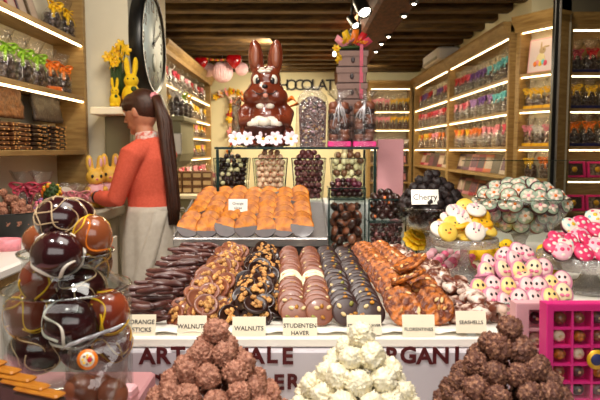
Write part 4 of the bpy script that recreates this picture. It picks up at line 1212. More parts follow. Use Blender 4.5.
for c in range(7):
    for r in range(7):
        f = r/6
        xf = -.36 + c*.0615 + U(-.002, .002)
        xb = -.335 + c*.0555
        y = TY0 + .012 + f*(TY1 - TY0 - .03)
        z0 = TZ0 + (y - TY0)*math.tan(sl)
        a = PI/2 - .5 + U(-.08, .08)
        OR[(c*3 + r*5 + r*c) % 4].put((xf + (xb - xf)*f, y, z0 + .0355*math.sin(a) + .003), (a, U(-.35, .35), U(-.1, .1)), U(.95, 1.05),
            'half dipped candied orange slice, %s from the front in the %s column' % (nth(r), ['leftmost', 'second from left', 'third from left', 'middle', 'third from right', 'second from right', 'rightmost'][c]), 'candied orange slices')
price_card(238, 205.5, 2.02, .064, .044, ['Orange', 'slices'], 'white handwritten card standing among the orange slices', .0125, lean=-.2, z=1.15, m='paper')

# ================================================================= glass shelf with the vases below it
YV = 2.36
t = thing('glass_display_shelf', 'glass shelf rack with a dark green edge carrying the chocolate rabbit', 'glass shelf', (0, 0, 0))
zs_ = at(300, 147, 2.22).z
XL, XR = at(216, 147, 2.22).x, at(378, 147, 2.22).x
MB().box((XL, 2.22, zs_ - .008), (XR, 2.62, zs_), M['glass']).build('glass_plate', t)
MB().box((XL - .002, 2.214, zs_ - .0085), (XR + .002, 2.2195, zs_), M['edge']).build('front_edge', t)
MB().box((XL - .006, 2.2205, zs_ - .0085), (XL - .0005, 2.62, zs_), M['edge']).build('side_edge', t)
for x in (XL + .004, XR - .01):
    for y in (2.23, 2.6):
        MB().box((x - .005, y - .005, ZT), (x + .005, y + .005, zs_ - .009), M['edge'], bev=.001).build('post', t)
t = thing('vase_step', 'pale step under the tall glass vases', 'stand', (0, 0, 0))
ZV = 1.20
MB().box((-.36, 2.26, ZT), (.34, 2.52, ZV), M['white'], bev=.004).build('block', t)
def candy(name, mfn, r, sq=(1, 1, 1), cat='chocolate'):
    mb = MB(); mb.ell((0, 0, 0), (r*sq[0], r*sq[1], r*sq[2]), M[mfn], 12, 8)
    o = mb.build(name); tag(o, 'x', cat); return Proto(o)
def vase(px0, px1, label, w, h, z0=ZV, Y=YV, d=.12):
    x = (at(px0, 200, Y).x + at(px1, 200, Y).x)/2
    t = thing('glass_vase', label, 'vase', (x, Y, z0))
    mb = MB(); wb = w*.80
    def ring(s, z): return [(-s/2, -s/2*d/w, z), (s/2, -s/2*d/w, z), (s/2, s/2*d/w, z), (-s/2, s/2*d/w, z)]
    o_ = ring(wb, 0) + ring(w, h); i_ = ring(w - .007, h) + ring(wb - .007, .008)
    vs = o_ + i_; fs = [(3, 2, 1, 0), (12, 13, 14, 15)]
    for a in (0, 4, 8):
        for i in range(4):
            j = (i+1) % 4; fs.append((a+i, a+j, a+4+j, a+4+i))
    mb.add(vs, fs, M['glass'], False); mb.build('body', t)
    r = MB()
    for i in range(4):
        a, b = Vector(ring(w, h)[i]), Vector(ring(w, h)[(i+1) % 4]); r.tube([a, b], .0015, M['edge'], 6)
    r.build('rim', t)
    e = MB()
    for i in range(4): e.tube([Vector(ring(wb, 0)[i]), Vector(ring(w, h)[i])], .0013, M['edge'], 6)
    e.build('corner_edges', t)
    return x, z0, wb, w, d/w
def fill_vase(x, z0, wb, w, dw, h, r, hh, protos, label, group, Y=YV):
    step = 2*r*.98; rows = int((h - .01)/(step*.88)); k = 0
    for q in range(rows):
        z = z0 + .009 + r + q*step*.88
        ww = wb + (w - wb)*(z - z0)/h - .010 - 2*r
        n = max(2, int(ww/step) + 1)
        for lay in range(3):
            m_ = n - (q + lay) % 2
            for i in range(m_):
                xx = x + (i - (m_-1)/2)*(ww/(n-1)) + U(-.1, .1)*r
                yy = Y - ww*dw/2 + lay*step*.8 + U(0, .15)*r
                random.choice(protos).put((xx, yy, z + U(-.1, .1)*r), (U(0, 6), U(0, 6), U(0, 6)), U(.94, 1.06), label, group)
    # heap above the rim
    zz = z0 + .009 + r + rows*step*.88; lv = max(1, int(hh/(step*.75)))
    for q in range(lv):
        s = 1 - q/lv*.75
        n = max(1, int((w - .01)*s/step)); m_ = max(1, int(n*dw))
        for i in range(n):
            for j in range(m_):
                if q < lv-1 and 0 < i < n-1 and j > 1: continue
                random.choice(protos).put((x + (i - (n-1)/2)*step + U(-.25, .25)*r, Y + (j - (m_-1)/2)*step + U(-.2, .2)*r, zz + q*step*.74 + U(-.15, .15)*r), (U(0, 6), U(0, 6), U(0, 6)), U(.94, 1.06), label, group)
V1 = [candy('chocolate_ball', 'dark', .0102), candy('chocolate_ball', 'dark', .0102), candy('chocolate_ball', 'dark', .0102), candy('chocolate_ball', 'eggcream', .009)]
V2 = [candy('chocolate_egg', 'eggpeach', .0125, (1, .86, .86))]
V3 = [candy('chocolate_egg', 'eggmaroon', .0125, (1, .88, .88))]
V4 = [candy('chocolate_egg', 'eggcream', .013, (1.1, .88, .88)), candy('chocolate_egg', 'eggbrown', .013, (1.1, .88, .88))]
VH = .168
for (a, b, lab, P_, l2, g2, r, hh) in [
    (216, 249.5, 'tall glass vase of dark and cream chocolate balls, leftmost under the glass shelf', V1, 'small chocolate ball in the leftmost glass vase', 'balls in the leftmost vase', .0102, .034),
    (254, 287.5, 'tall glass vase of speckled peach eggs under the rabbit', V2, 'speckled peach chocolate egg in the second glass vase', 'eggs in the second vase', .0125, .06),
    (291.5, 325.5, 'tall glass vase of speckled maroon eggs right of the peach eggs', V3, 'speckled maroon chocolate egg in the third glass vase', 'eggs in the third vase', .0125, .048),
    (330, 364, 'tall glass vase of cream and brown eggs, rightmost under the glass shelf', V4, 'plain cream or brown chocolate egg in the rightmost tall vase', 'eggs in the rightmost vase', .013, .052)]:
    vx = vase(a, b, lab, .132, VH)
    fill_vase(*vx, VH, r, hh, P_, l2, g2)
# pink board beside the rack
p = at(390, 168, 2.56)
o = MB().box((-.056, -.012, 0), (.056, .012, .40), M['dustypink'], bev=.003).build('cardboard_box', None, loc=(p.x, 2.56, ZT)); tag(o, 'tall plain dusty pink box standing behind the glass bins', 'box')

# stacked glass bins on the right of the tray
YB = 2.02
def bin_(px0, px1, zb, zt, label, Y=YB, d=.12):
    x0, x1 = at(px0, 200, Y).x, at(px1, 200, Y).x
    t = thing('glass_bin', label, 'glass bin', ((x0+x1)/2, Y, zb)); w = x1 - x0; h = zt - zb; T = .004
    mb = MB()
    mb.box((-w/2, 0, 0), (w/2, T, h), M['glass']); mb.box((-w/2, d-T, 0), (w/2, d, h), M['glass'])
    mb.box((-w/2, T, 0), (-w/2+T, d-T, h), M['glass']); mb.box((w/2-T, T, 0), (w/2, d-T, h), M['glass']); mb.box((-w/2+T, T, 0), (w/2-T, d-T, T), M['glass'])
    mb.build('body', t)
    e = MB()
    for a in (-w/2, w/2):
        e.box((a-.0025, -.002, 0), (a+.0025, .002, h), M['edge'])
    e.box((-w/2, -.002, h-.004), (w/2, .002, h), M['edge']); e.box((-w/2, -.002, 0), (w/2, .002, .004), M['edge'])
    e.box((-w/2-.0025, .002, h-.004), (-w/2+.0025, d, h), M['edge']); e.box((w/2-.0025, .002, h-.004), (w/2+.0025, d, h), M['edge'])
    e.build('edges', t)
    return (x0+x1)/2, w, zb, h, Y
def fill_bin(b, r, protos, label, group, heap_h=0.0, d=.12, fillz=None, rotf=None):
    x, w, zb, h, Y = b; step = 2*r*.96
    top = fillz or h - .005
    rows = max(1, int(top/(step*.86)))
    n = int((w - .012)/step)
    for q in range(rows):
        for lay in range(2):
            m_ = n - (q+lay) % 2
            for i in range(m_):
                random.choice(protos).put((x + (i-(m_-1)/2)*((w-.012-2*r)/max(1, n-1)) + U(-.1, .1)*r, Y + .006 + r + lay*step*.85 + U(0, .15)*r, zb + .005 + r + q*step*.86), rotf() if rotf else (U(0, 6), U(0, 6), U(0, 6)), U(.93, 1.06), label, group)
    lv = int(heap_h/(step*.7))
    for q in range(lv):
        s = 1 - q/lv*.6
        k = max(1, int(n*s)); mm = max(1, int(4*s))
        for i in range(k):
            for j in range(mm):
                random.choice(protos).put((x + (i-(k-1)/2)*step + U(-.2, .2)*r, Y + .06 + (j-(mm-1)/2)*step + U(-.2, .2)*r, zb + .005 + r + rows*step*.86 + q*step*.7), (U(0, 6), U(0, 6), U(0, 6)), U(.93, 1.06), label, group)
def clam(seed):
    o = MB().ell((0, 0, .004), (.0185, .0155, .0085), M['milk'], 16, 8).ell((0, 0, -.004), (.0185, .0155, .0085), M['dark'], 16, 8).build('chocolate_shell'); tag(o, 'x', 'chocolate')
    MB().lathe([(.8, -.002), (1, -.002), (1, .002), (.8, .002)], M['milk2'], 20, sx=.0178, sy=.0148).build('filling_line', o)
    return Proto(o)
zA, zB, zC = at(345, 248, YB).z, at(345, 199, YB).z, at(388, 222, YB).z
zA = ZT + .001
CL = [clam(0)]
b1 = bin_(329, 365, zA, zB, 'tall glass bin of milk chocolate shells right of the orange slices')
fill_bin(b1, .0165, CL, 'striped milk chocolate shell in the tall glass bin', 'shells in the glass bin', fillz=zB - zA - .02, rotf=lambda: (U(.3, 1.4), U(-1.2, 1.2), U(0, 6)))
b2 = bin_(329, 365, zB + .001, zB + .038, 'shallow upper glass bin of dark berries below the cream and brown eggs')
DB = [candy('dark_berry', 'dark', .0095), candy('dark_berry', 'eggmaroon', .0095), candy('dark_berry', 'purplechoc', .0095)]
fill_bin(b2, .0095, DB, 'small dark berry chocolate in the shallow upper glass bin', 'berries in the shallow bin', heap_h=.03)
b3 = bin_(369, 406, zA, zC, 'lower right glass bin of small dark pink tipped chocolates')
DP = [candy('dark_drop', 'dark', .0105, (1, .8, .8)), candy('dark_drop', 'eggmaroon', .0105, (1, .75, .75))]
fill_bin(b3, .0102, DP, 'small dark pink tipped chocolate in the lower right glass bin', 'pink tipped chocolates in the bin')
b4 = bin_(369, 406, zC + .001, at(388, 199, YB).z, 'upper right glass bin of dark balls with orange bits')
def orangeball():
    o = MB().ell((0, 0, 0), .0125, M['dark'], 14, 9).build('dark_truffle'); tag(o, 'x', 'chocolate')
    MB().ell((0, 0, .0065), (.0085, .0075, .0068), M['orangebit'], 10, 7).build('orange_piece', o)
    return Proto(o)
OB = [orangeball(), candy('dark_truffle', 'dark', .0125)]
fill_bin(b4, .0125, OB, 'dark truffle with or without an orange piece in the upper right bin', 'dark truffles in the upper right bin', heap_h=.05)
# ================================================================= on the glass shelf
ZG = zs_ + .001
def rabbit():
    Y = 2.36; p = at(266, 147, Y); s = (at(266, 40, Y).z - ZG)/.44
    t = thing('chocolate_rabbit', 'large glossy milk chocolate rabbit with a basket of white eggs on the glass shelf', 'chocolate rabbit', (p.x, Y, ZG))
    m = M['bunnychoc']; b = MB()
    e = lambda c, r: b.ell(tuple(x*s for x in c), tuple(x*s for x in r), m, 20, 13)
    e((0, 0, .055), (.092, .075, .06)); e((0, 0, .12), (.082, .064, .065)); e((0, 0, .165), (.06, .05, .035))
    e((0, -.005, .225), (.08, .066, .056)); e((-.044, -.022, .205), (.05, .045, .042)); e((.044, -.022, .205), (.05, .045, .042))
    e((0, -.045, .222), (.034, .034, .026)); e((0, 0, .278), (.064, .055, .052))
    for q in (-1, 1):
        b.ell((0, 0, 0), 1, m, 20, 14, X=TM((q*.040*s, .004*s, .362*s)) @ RM(0, q*.09, 0) @ Matrix.Diagonal((.033*s, .022*s, .082*s, 1)))
        b.tube([Vector(v)*s for v in [(q*.06, 0, .17), (q*.092, -.02, .135), (q*.086, -.062, .10), (q*.045, -.088, .112)]], [x*s for x in (.03, .03, .027, .024)], m, 12)
        e((q*.055, -.06, .018), (.036, .055, .022)); e((q*.085, -.02, .05), (.035, .05, .05))
    bo = remesh(b, 'body', .0055, m, 4, t)
    def on(x, z, d=0.0):
        hit, co_, nn, _ = bo.ray_cast(Vector((x*s, -1, z*s)), Vector((0, 1, 0)))
        return (x*s, (co_.y if hit else -.05) - d*s, z*s)
    W = M['whiteface']
    for q in (-1, 1):
        ew = MB().ell(on(q*.034, .272, -.003), (.0165*s, .009*s, .022*s), W, 14, 9).build('eye_white', t)
        c_ = on(q*.030, .268, .004)
        MB().ell(c_, (.0095*s, .006*s, .0145*s), M['eye'], 12, 8).build('pupil', ew)
        MB().ell((c_[0] - q*.003*s, c_[1] - .005*s, c_[2] + .006*s), .0028*s, W, 6, 5).build('eye_glint', ew)
        MB().ell(on(q*.02, .166, .0), (.018*s, .009*s, .012*s), W, 12, 8).build('collar', t)
        MB().ell(on(q*.042, .372, -.003), (.018*s, .008*s, .048*s), mat('rabbit_ear_inside', (150, 84, 58), .3, coat=.4), 12, 8).build('inner_ear', t)
        bw_ = MB(); bw_.tube([(q*.07*s, .02, .18*s), (q*.11*s, -.0, .205*s), (q*.135*s, -.005, .18*s), (q*.095*s, .0, .165*s)], [.012, .018, .018, .010], M['bow_orange'], 8, flat=.4); bw_.build('side_bow', t)
    MB().ell(on(0, .243, .001), (.0125*s, .009*s, .009*s), M['eye'], 12, 8).build('nose', t)
    MB().ell(on(.003, .208, .0), (.011*s, .007*s, .011*s), mat('tongue', (222, 150, 130), .35), 12, 8).build('tongue', t)
    mb = MB(); mb.tube([on(x, z, .0005) for x, z in [(-.05, .228), (-.034, .216), (-.016, .213), (0, .219), (.016, .213), (.034, .216), (.05, .228)]], .0024*s, M['dark'], 6); mb.build('mouth', t)
    mb = MB(); rnd = random.Random(4)
    for i in range(9):
        c_ = on(rnd.uniform(-.022, .022), .312 + rnd.uniform(-.009, .009)); mb.ell(c_, (.013*s, .006*s, .006*s), W, 8, 6)
    mb.build('white_tuft', t)
    # basket
    MB().lathe([(.0, .015), (.068, .015), (.078, .065), (.084, .073), (.082, .085), (.076, .085), (.07, .065), (0, .06)], mat('basket_chocolate', (70, 30, 22), .3, (54, 22, 16), 50, coat=.3, bump=.5, bscale=120), 32, X=TM((0, -.072*s, 0)) @ Matrix.Diagonal((s, .55*s, s, 1))).build('basket', t)
    for i, (x, y, z) in enumerate([(-.045, -.088, .092), (0, -.1, .096), (.045, -.088, .092), (-.022, -.075, .104), (.025, -.075, .102)]):
        MB().ell((x*s, y*s, z*s), (.027*s, .022*s, .022*s), W, 14, 9).build('white_egg', t)
    # clear wrapping down the left side
    mb = MB(); g = []
    for r in range(9):
        z = .005 + .2*r/8
        g.append([(-.115*s + .02*math.sin(c*1.3 + r*.9) - .012*c/8, -.06 + .1*c/8, z*s) for c in range(9)])
    mb.sheet(g, M['cello'], .0008); mb.build('cellophane', t)
rabbit()
for i, px in enumerate((235.5, 247, 263, 275.5, 291)):
    p = at(px, 140.5, 2.255); mb = MB()
    t = thing('artificial_blossom', 'pale pink blossom on the glass shelf edge, %s from the left below the rabbit' % nth(i), 'blossom', (p.x, 2.258, ZG + .029), (PI/2 - .25, 0, U(-.2, .2)), group='blossoms along the glass shelf')
    for k in range(7):
        a = 2*PI*k/7 + i
        MB().ell((0, 0, 0), (.0145, .0095, .004), mat('blossom_petal', (246, 232, 234), .5, (240, 206, 216), 40), 10, 7, X=RM(0, 0, a) @ TM((.0165, 0, .004)) @ RM(0, -.45 + .15*(k % 2), 0)).build('petal', t)
    MB().ell((0, 0, .004), (.0052, .0052, .005), M['amberface'], 10, 7).build('centre', t)
# bag of a nutty chocolate block
def block_bag():
    Y = 2.37; x = at(312.5, 147, Y).x
    t = thing('gift_bag', 'clear bag with a rounded nut covered chocolate block beside the rabbit', 'gift bag', (x, Y, ZG))
    mb = MB(); C = 20; poly = []
    w, h = .108, .195
    for i in range(C+1):
        a = PI*i/C; poly.append((w/2*math.cos(a), h - .05 + .05*math.sin(a)))
    poly += [(-w/2*.92, .0), (w/2*.92, .0)]
    mb.prism(poly, -.025, .025, mat('nut_block', (84, 46, 38), .45, (150, 104, 88), 110, bump=.9, bscale=110, mix=(.5, .66))); mb.build('chocolate_block', t)
    mb = MB(); rnd = random.Random(8)
    for i in range(60):
        mb.ell((rnd.uniform(-.045, .045), -.026, rnd.uniform(.01, .185)), (rnd.uniform(.004, .008), .004, rnd.uniform(.003, .006)), M[rnd.choice(['almond', 'milk2', 'pinkface', 'dark', 'dark', 'walnut', 'milk'])], 7, 5, X=None)
    mb.build('nuts', t)
    mb = MB(); n = 24; vs = []; fs = []
    prof = [(.064, 0, .034), (.068, .06, .038), (.066, .15, .038), (.056, .195, .03), (.03, .222, .014), (.045, .236, .01)]
    for k, (r, z, dd) in enumerate(prof):
        for i in range(n):
            a = 2*PI*i/n; c_, s_ = math.cos(a), math.sin(a); q = 1/max(abs(c_), abs(s_))**.7
            vs.append((r*c_*q*(1 + rnd.uniform(-.03, .03)), dd*s_*q*(1 + rnd.uniform(-.06, .06)), z))
    for k in range(len(prof)-1):
        for i in range(n):
            j = (i+1) % n; fs.append((k*n+i, k*n+j, (k+1)*n+j, (k+1)*n+i))
    mb.add(vs, fs, M['cello']); mb.build('wrapper', t)
block_bag()
def tall_bag(px, label, sd):
    Y = 2.37; x = at(px, 147, Y).x; rnd = random.Random(sd)
    t = thing('gift_bag', label, 'gift bag', (x, Y, ZG))
    MB().box((-.045, -.032, 0), (.045, .032, .022), M['hotpink'], bev=.003).build('pink_base', t)
    mb = MB()
    for r in range(7):
        for c in (-1, 1):
            for d in (-1, 1):
                l = lump(.019, M['milk'], .35, 2, n=14, k=8, seed=r*4 + c + d + sd)
                mb.add(l.v, l.f, M['milk2'] if (r + c) % 3 else M['dark2'], True, TM((c*.021 + rnd.uniform(-.003, .003), d*.014, (.04 + r*.0195))))
    mb.build('chocolates', t)
    mb = MB(); n = 22; vs = []; fs = []
    prof = [(.046, 0), (.047, .06), (.045, .13), (.036, .165), (.013, .178), (.02, .188), (.042, .222)]
    for k, (r, z) in enumerate(prof):
        for i in range(n):
            a = 2*PI*i/n; c_, s_ = math.cos(a), math.sin(a); q = 1/max(abs(c_), abs(s_))**.6 if k < 3 else 1
            w_ = 1 + rnd.uniform(-.04, .04) if k < 5 else 1 + rnd.uniform(-.25, .25)
            vs.append((r*c_*q*w_, r*.74*s_*q*w_, z + (rnd.uniform(-.015, .01) if k == 6 else 0)))
    for k in range(len(prof)-1):
        for i in range(n):
            j = (i+1) % n; fs.append((k*n+i, k*n+j, (k+1)*n+j, (k+1)*n+i))
    mb.add(vs, fs, M['cello']); mb.build('wrapper', t)
    mb = MB()
    for i in range(7):
        a = rnd.uniform(-1, 1)
        mb.tube([(0, -.012, .178), (a*.02, -.03, .165 - .02*abs(a)), (a*.04 + rnd.uniform(-.01, .01), -.038, .13 - .05*rnd.random())], .0028, mat('silver_ribbon', (226, 220, 222), .25, metal=.4), 6, flat=.3)
    mb.build('silver_ribbon', t)
tall_bag(339, 'clear tall bag of stacked chocolates with silver ribbon, left of two pink based bags', 1)
tall_bag(364, 'clear tall bag of stacked chocolates, rightmost on the glass shelf', 2)
# tower of taupe boxes with flowers on top
bx = at(351.5, 147, 2.53).x
zb = ZG
for i in range(6):
    h = .062; w = (.122 - .001*i); dx = (0, .002, -.002, .001, -.001, .002)[i]
    t = thing('taupe_box', 'taupe scalloped gift box, %s in the tower behind the tall bags' % (['lowest', 'second from bottom', 'third from bottom', 'third from top', 'second from top', 'topmost'][i]), 'gift box', (bx + dx, 2.53, zb), (0, 0, -.16 + .02*i), group='tower of taupe boxes')
    MB().box((-w/2, -.05, 0), (w/2, .05, h - .004), M['taupe'], bev=.003).build('box_body', t)
    mb = MB(); n = 40
    poly = [(w/2 + .004, h), (-w/2 - .004, h)] + [(-w/2 - .004 + (w + .008)*k/n, h - .018 - .006*abs(math.sin(k*PI/5))) for k in range(n+1)]
    mb.prism(poly, -.054, .054, M['taupe']); mb.build('lid', t)
    MB().box((-w/2 - .005, -.055, h), (w/2 + .005, .055, h + .003), M['dark2'], bev=.001).build('lid_edge', t)
    MB().ell((0, -.055, .026), (.008, .001, .011), M['dark2'], 10, 7).build('emblem', t)
    zb += h + .0035
t = thing('flower_topper', 'bright orange and yellow flower bow crowning the taupe box tower', 'flower decoration', (bx, 2.53, zb + .001))
rnd = random.Random(12)
cols = ['bow_yellow', 'bow_orange', 'bow_yellow', 'bow_rose', 'bow_red', 'amberface', 'bow_pink']
MB().ell((0, 0, .012), (.055, .04, .012), M['green'], 14, 8).build('cushion', t)
for i in range(16):
    a = rnd.uniform(0, 6.28); r = rnd.uniform(.01, .065); mb = MB()
    blossom(mb, (r*math.cos(a), r*.7*math.sin(a) - .01, .03 + rnd.uniform(0, .02)), rnd.uniform(.017, .024), M[cols[i % 7]], M['amberface'], 6, X=RM(rnd.uniform(.3, 1.2), rnd.uniform(-.5, .5), a)); mb.build('flower', t)
for i, (a, c) in enumerate([(-.9, 'bow_pink'), (-.4, 'bow_yellow'), (.15, 'bow_orange'), (.6, 'bow_red'), (1.0, 'bow_rose')]):
    X = RM(0, a, 0) @ TM((0, -.02, .03))
    mb = MB(); mb.sheet([[(-.012, 0, 0), (.012, 0, 0)], [(-.015, .006, .03), (.015, .006, .03)], [(-.013, 0, .055), (.013, 0, .06)]], M[c], .001, X=X); mb.build('ribbon_tail', t)
for i in range(4):
    mb = MB(); blossom(mb, (-.068 + .004*i, -.045, .005 - .016*i), .018, M['bow_yellow'], M['bow_orange'], 6, X=RM(1.1, 0, i)); mb.build('flower', t)
MB().box((.026, -.0572, -.2), (.040, -.0556, .02), M['bow_rose']).build('red_ribbon', t)

# ================================================================= footed glass dishes at the right
def footed(label, x, Y, R, zplate, lip, foot, cat='cake stand', m='cut', depth=None, name='cake_stand'):
    t = thing(name, label, cat, (x, Y, ZT + .001)); H = zplate - ZT
    if depth is None:   # flat plate with a hanging rim
        MB().lathe([(0, H - .008), (R*.9, H - .008), (R, H - lip), (R + .003, H - lip), (R + .002, H), (R*.97, H + .003), (R*.92, H), (0, H)], M[m], 48).build('plate', t)
        top = H - .008
    else:
        prof = []
        for k in range(9):
            f = k/8; prof.append((R*math.sin(f*PI/2)**.85 + .004, H - depth + depth*(1 - math.cos(f*PI/2))))
        inn = [(max(0, r - .004), z + .004) for r, z in reversed(prof)]
        MB().lathe([(0, H - depth)] + prof + inn + [(0, H - depth + .004)], M[m], 48).build('bowl', t)
        MB().lathe([(R - .003, H - .001), (R + .005, H - .001), (R + .006, H + .003), (R - .002, H + .003)], M['rim'], 48, caps=False).build('rim', t)
        top = H - depth
    MB().lathe([(0, top), (foot*.36, top), (foot*.25, top*.8), (foot*.22, top*.55), (foot*.36, top*.3), (foot*.7, .016), (foot, .006), (foot, 0), (0, 0)], M['cut'], 32).build('pedestal', t)
    return t
def disc_proto(name, build, cat='sweet'):
    o = build(); tag(o, 'x', cat); return Proto(o)
# black cherry bowl
Yc = 1.93; xc = at(431, 200, Yc).x; zc = at(431, 207, Yc).z
footed('footed glass bowl heaped with black cherry chocolates', xc, Yc, .105, zc, 0, .06, 'bowl', depth=.085, name='footed_bowl', m='glass')
CP = []
for i in range(4):
    o = lump(.017, M['cherry'], .35, 1.8, n=16, k=10, seed=i + 60, vor=.25).build('cherry_chocolate'); tag(o, 'x', 'chocolate'); CP.append(Proto(o))
hemi = lambda k: k
cone(xc, Yc, zc + .117, [(.012, 3), (.036, 7), (.058, 11), (.075, 14), (.088, 17), (.09, 17), (.078, 14), (.058, 10)], .015, .0205, CP, 'cherry_chocolate', lambda k, i, n, a: 'rough black cherry chocolate heaped in the footed glass bowl', 'black cherry chocolates')
t = price_card(425, 197, 1.83, .085, .046, ['Cherry'], 'white card reading Cherry on the black chocolates', .026, lean=-.25, rz=.08, z=zc + .02, m='paper')
# yellow artificial flower
p = at(417, 236, 1.98)
t = thing('yellow_flower', 'bright yellow artificial flower below the black cherry bowl', 'flower', (p.x, 1.98, ZT + .001))
mb = MB()
for k in range(3): blossom(mb, (0, 0, .05 + .012*k), .05 - .010*k, M['bow_yellow'], M['amberface'], 10, X=RM(.75, 0, k*.3))
mb.build('petals', t); MB().tube([(0, .01, 0), (0, .005, .05)], .004, M['green'], 6).build('stem', t)

# bunny faces on the cake stand
def face_disc(m, ears):
    o = MB().lathe([(0, 0), (.026, 0), (.029, .002), (.0295, .006), (.027, .0095), (.02, .0115), (0, .0125)], M[m], 28).build('face_sweet')
    for q in (-1, 1): MB().ell((q*.0075, .004, .0122), (.0026, .0034, .0016), M['eye'], 8, 6).build('eye', o)
    if ears:
        for q in (-1, 1): MB().ell((0, 0, 0), (.0045, .012, .002), M['pinkface'], 10, 7, X=TM((q*.007, .0165, .0112)) @ RM(-.2, 0, q*-.25)).build('ear', o)
        MB().ell((0, -.004, .0125), (.003, .0022, .0016), M['pinkbow'], 8, 6).build('nose', o)
    else:
        MB().ell((0, -.005, .0122), (.006, .0032, .0022), M['bow_orange'], 10, 6).build('beak', o)
    return o
FD = {k: disc_proto('face_sweet', (lambda m=m, e=e: face_disc(m, e))) for k, m, e in (('yellow', 'yellowface', False), ('white', 'whiteface', True), ('amber', 'amberface', False), ('pink', 'pinkface', True))}
Ys = 1.66; xs_ = at(466, 200, Ys).x; zp = at(466, 238, Ys).z
footed('cut glass cake stand carrying yellow and white face sweets', xs_, Ys, .088, zp, .02, .055)
lay = [('white', 440, 230), ('yellow', 452, 226), ('white', 449, 220), ('yellow', 460, 233), ('white', 475, 233), ('white', 459, 218), ('amber', 483, 225), ('yellow', 465, 208), ('white', 476, 211), ('white', 463, 221), ('amber', 470, 222), ('yellow', 487, 234), ('yellow', 447, 234), ('white', 455, 213), ('amber', 480, 217), ('pink', 470, 214)]
for i, (k, px, py) in enumerate(lay):
    yy = Ys - .075 + .012*(i % 4) + max(0, (236 - py))*.0028
    q = at(px, py, yy)
    zz = max(q.z, zp + .025)
    FD[k].put((q.x, yy, zz), (.8 + U(-.3, .3), U(-.3, .3), U(-.35, .35)), .94, '%s face sweet in the heap on the yellow cake stand' % k, 'face sweets on the cake stand')
for i in range(12):   # those underneath, hidden behind the front ones
    a = 2*PI*i/12
    FD[('yellow', 'white', 'amber')[i % 3]].put((xs_ + .05*math.cos(a), Ys + .01 + .05*math.sin(a), zp + .006 + .014*(i % 3)), (U(-.2, .3), U(-.2, .2), a), 1.0, '%s face sweet lying under the heap on the yellow cake stand' % ('yellow', 'white', 'amber')[i % 3], 'face sweets under the heap')

# flower lollies in the large bowl
Yb = 1.86; xb = at(521, 200, Yb).x; zbw = at(521, 198, Yb).z
footed('large footed glass bowl of pale flower topped chocolates', xb, Yb, .138, zbw, 0, .075, 'bowl', depth=.115, name='footed_bowl', m='glass')
def flower_choc(i):
    o = MB().lathe([(0, -.008), (.022, -.008), (.027, -.003), (.027, .004), (.024, .007), (0, .0075)], M[('purplechoc', 'dark2', 'milk')[i]], 22).build('flower_chocolate')
    MB().lathe([(0, .0076), (.0235, .0076), (.022, .0096), (0, .0105)], M['mint'], 22).build('icing', o)
    for k in range(5):
        a = 2*PI*k/5 + i
        MB().ell((0, 0, 0), (.0088, .006, .003), M['petal'], 8, 6, X=RM(0, 0, a) @ TM((.0105, 0, .0118))).build('petal', o)
    MB().ell((0, 0, .0135), (.005, .005, .003), M['bow_orange'] if i != 1 else M['bow_pink'], 8, 6).build('centre', o)
    return o
FC = [disc_proto('flower_chocolate', (lambda i=i: flower_choc(i))) for i in range(3)]
cnt = 0
for (R_, dz, n) in [(.0, .046, 1), (.042, .040, 6), (.078, .028, 10), (.11, .010, 14), (.125, -.014, 16)]:
    for i in range(n):
        a = 2*PI*i/n + U(-.12, .12)
        x, y, z = xb + R_*math.cos(a), Yb + R_*math.sin(a), zbw + dz + U(-.004, .004)
        d = Vector((math.cos(a)*.5*R_/.1, math.sin(a)*.35*R_/.1 - .75, .75))
        random.choice(FC).put((x, y, z), face_rot(d + Vector((U(-.5, .5), 0, U(-.45, .4)))), U(.95, 1.08), 'pale flower topped chocolate heaped above the rim of the large glass bowl', 'flower chocolates above the bowl rim')
for (R_, dz, n) in [(.113, -.045, 14), (.088, -.075, 10)]:
    for i in range(n):
        a = 2*PI*i/n + U(-.1, .1)
        random.choice(FC).put((xb + R_*math.cos(a)*.88, Yb + R_*math.sin(a)*.88, zbw + dz), face_rot(Vector((math.cos(a), math.sin(a), .1))), 1.0, 'flower topped chocolate seen through the side of the large glass bowl', 'flower chocolates inside the bowl')

# polka dot sweets on the right cake stand
Yp = 1.5; xp = at(592, 200, Yp).x; zpp = at(592, 254, Yp).z
footed('cut glass cake stand carrying polka dot pink sweets at the right edge', xp, Yp, .122, zpp, .03, .075)
def polka(base, dots):
    R = .0275
    o = MB().lathe([(0, -.012), (.02, -.012), (.0255, -.006), (.026, .002)], M['purplechoc'], 26).build('polka_sweet')
    MB().lathe([(.026, .002), (R, .004), (R*.98, .008), (R*.8, .0125), (R*.4, .0155), (0, .016)], M[base], 26).build('icing', o)
    mb = MB(); rnd = random.Random(base == 'polkapink')
    for k in range(9):
        r = R*(.0 if k == 0 else .5 if k < 5 else .82); a = 2*PI*k/4 + (.6 if k > 4 else 0)
        z = .016 - .0125*(r/R)**2.2
        mb.ell((r*math.cos(a), r*math.sin(a), z), (.0062, .0062, .0022), M[dots[k % len(dots)]], 8, 5)
    mb.build('dots', o)
    return o
PD = [disc_proto('polka_sweet', lambda: polka('polkapink', ['whiteface', 'pinkface'])), disc_proto('polka_sweet', lambda: polka('whiteface', ['bow_yellow', 'polkapink', 'bow_aqua'])), disc_proto('polka_sweet', lambda: polka('pinkface', ['polkapink', 'whiteface']))]
pl = [(556, 240, 0), (563, 248, 1), (571, 243, 0), (570, 227, 1), (581, 225, 0), (596, 231, 0), (597, 247, 2), (583, 255, 0), (561, 252, 2), (553, 247, 0), (595, 218, 1), (607, 240, 1), (585, 240, 0), (602, 256, 0), (612, 226, 2), (578, 236, 2)]
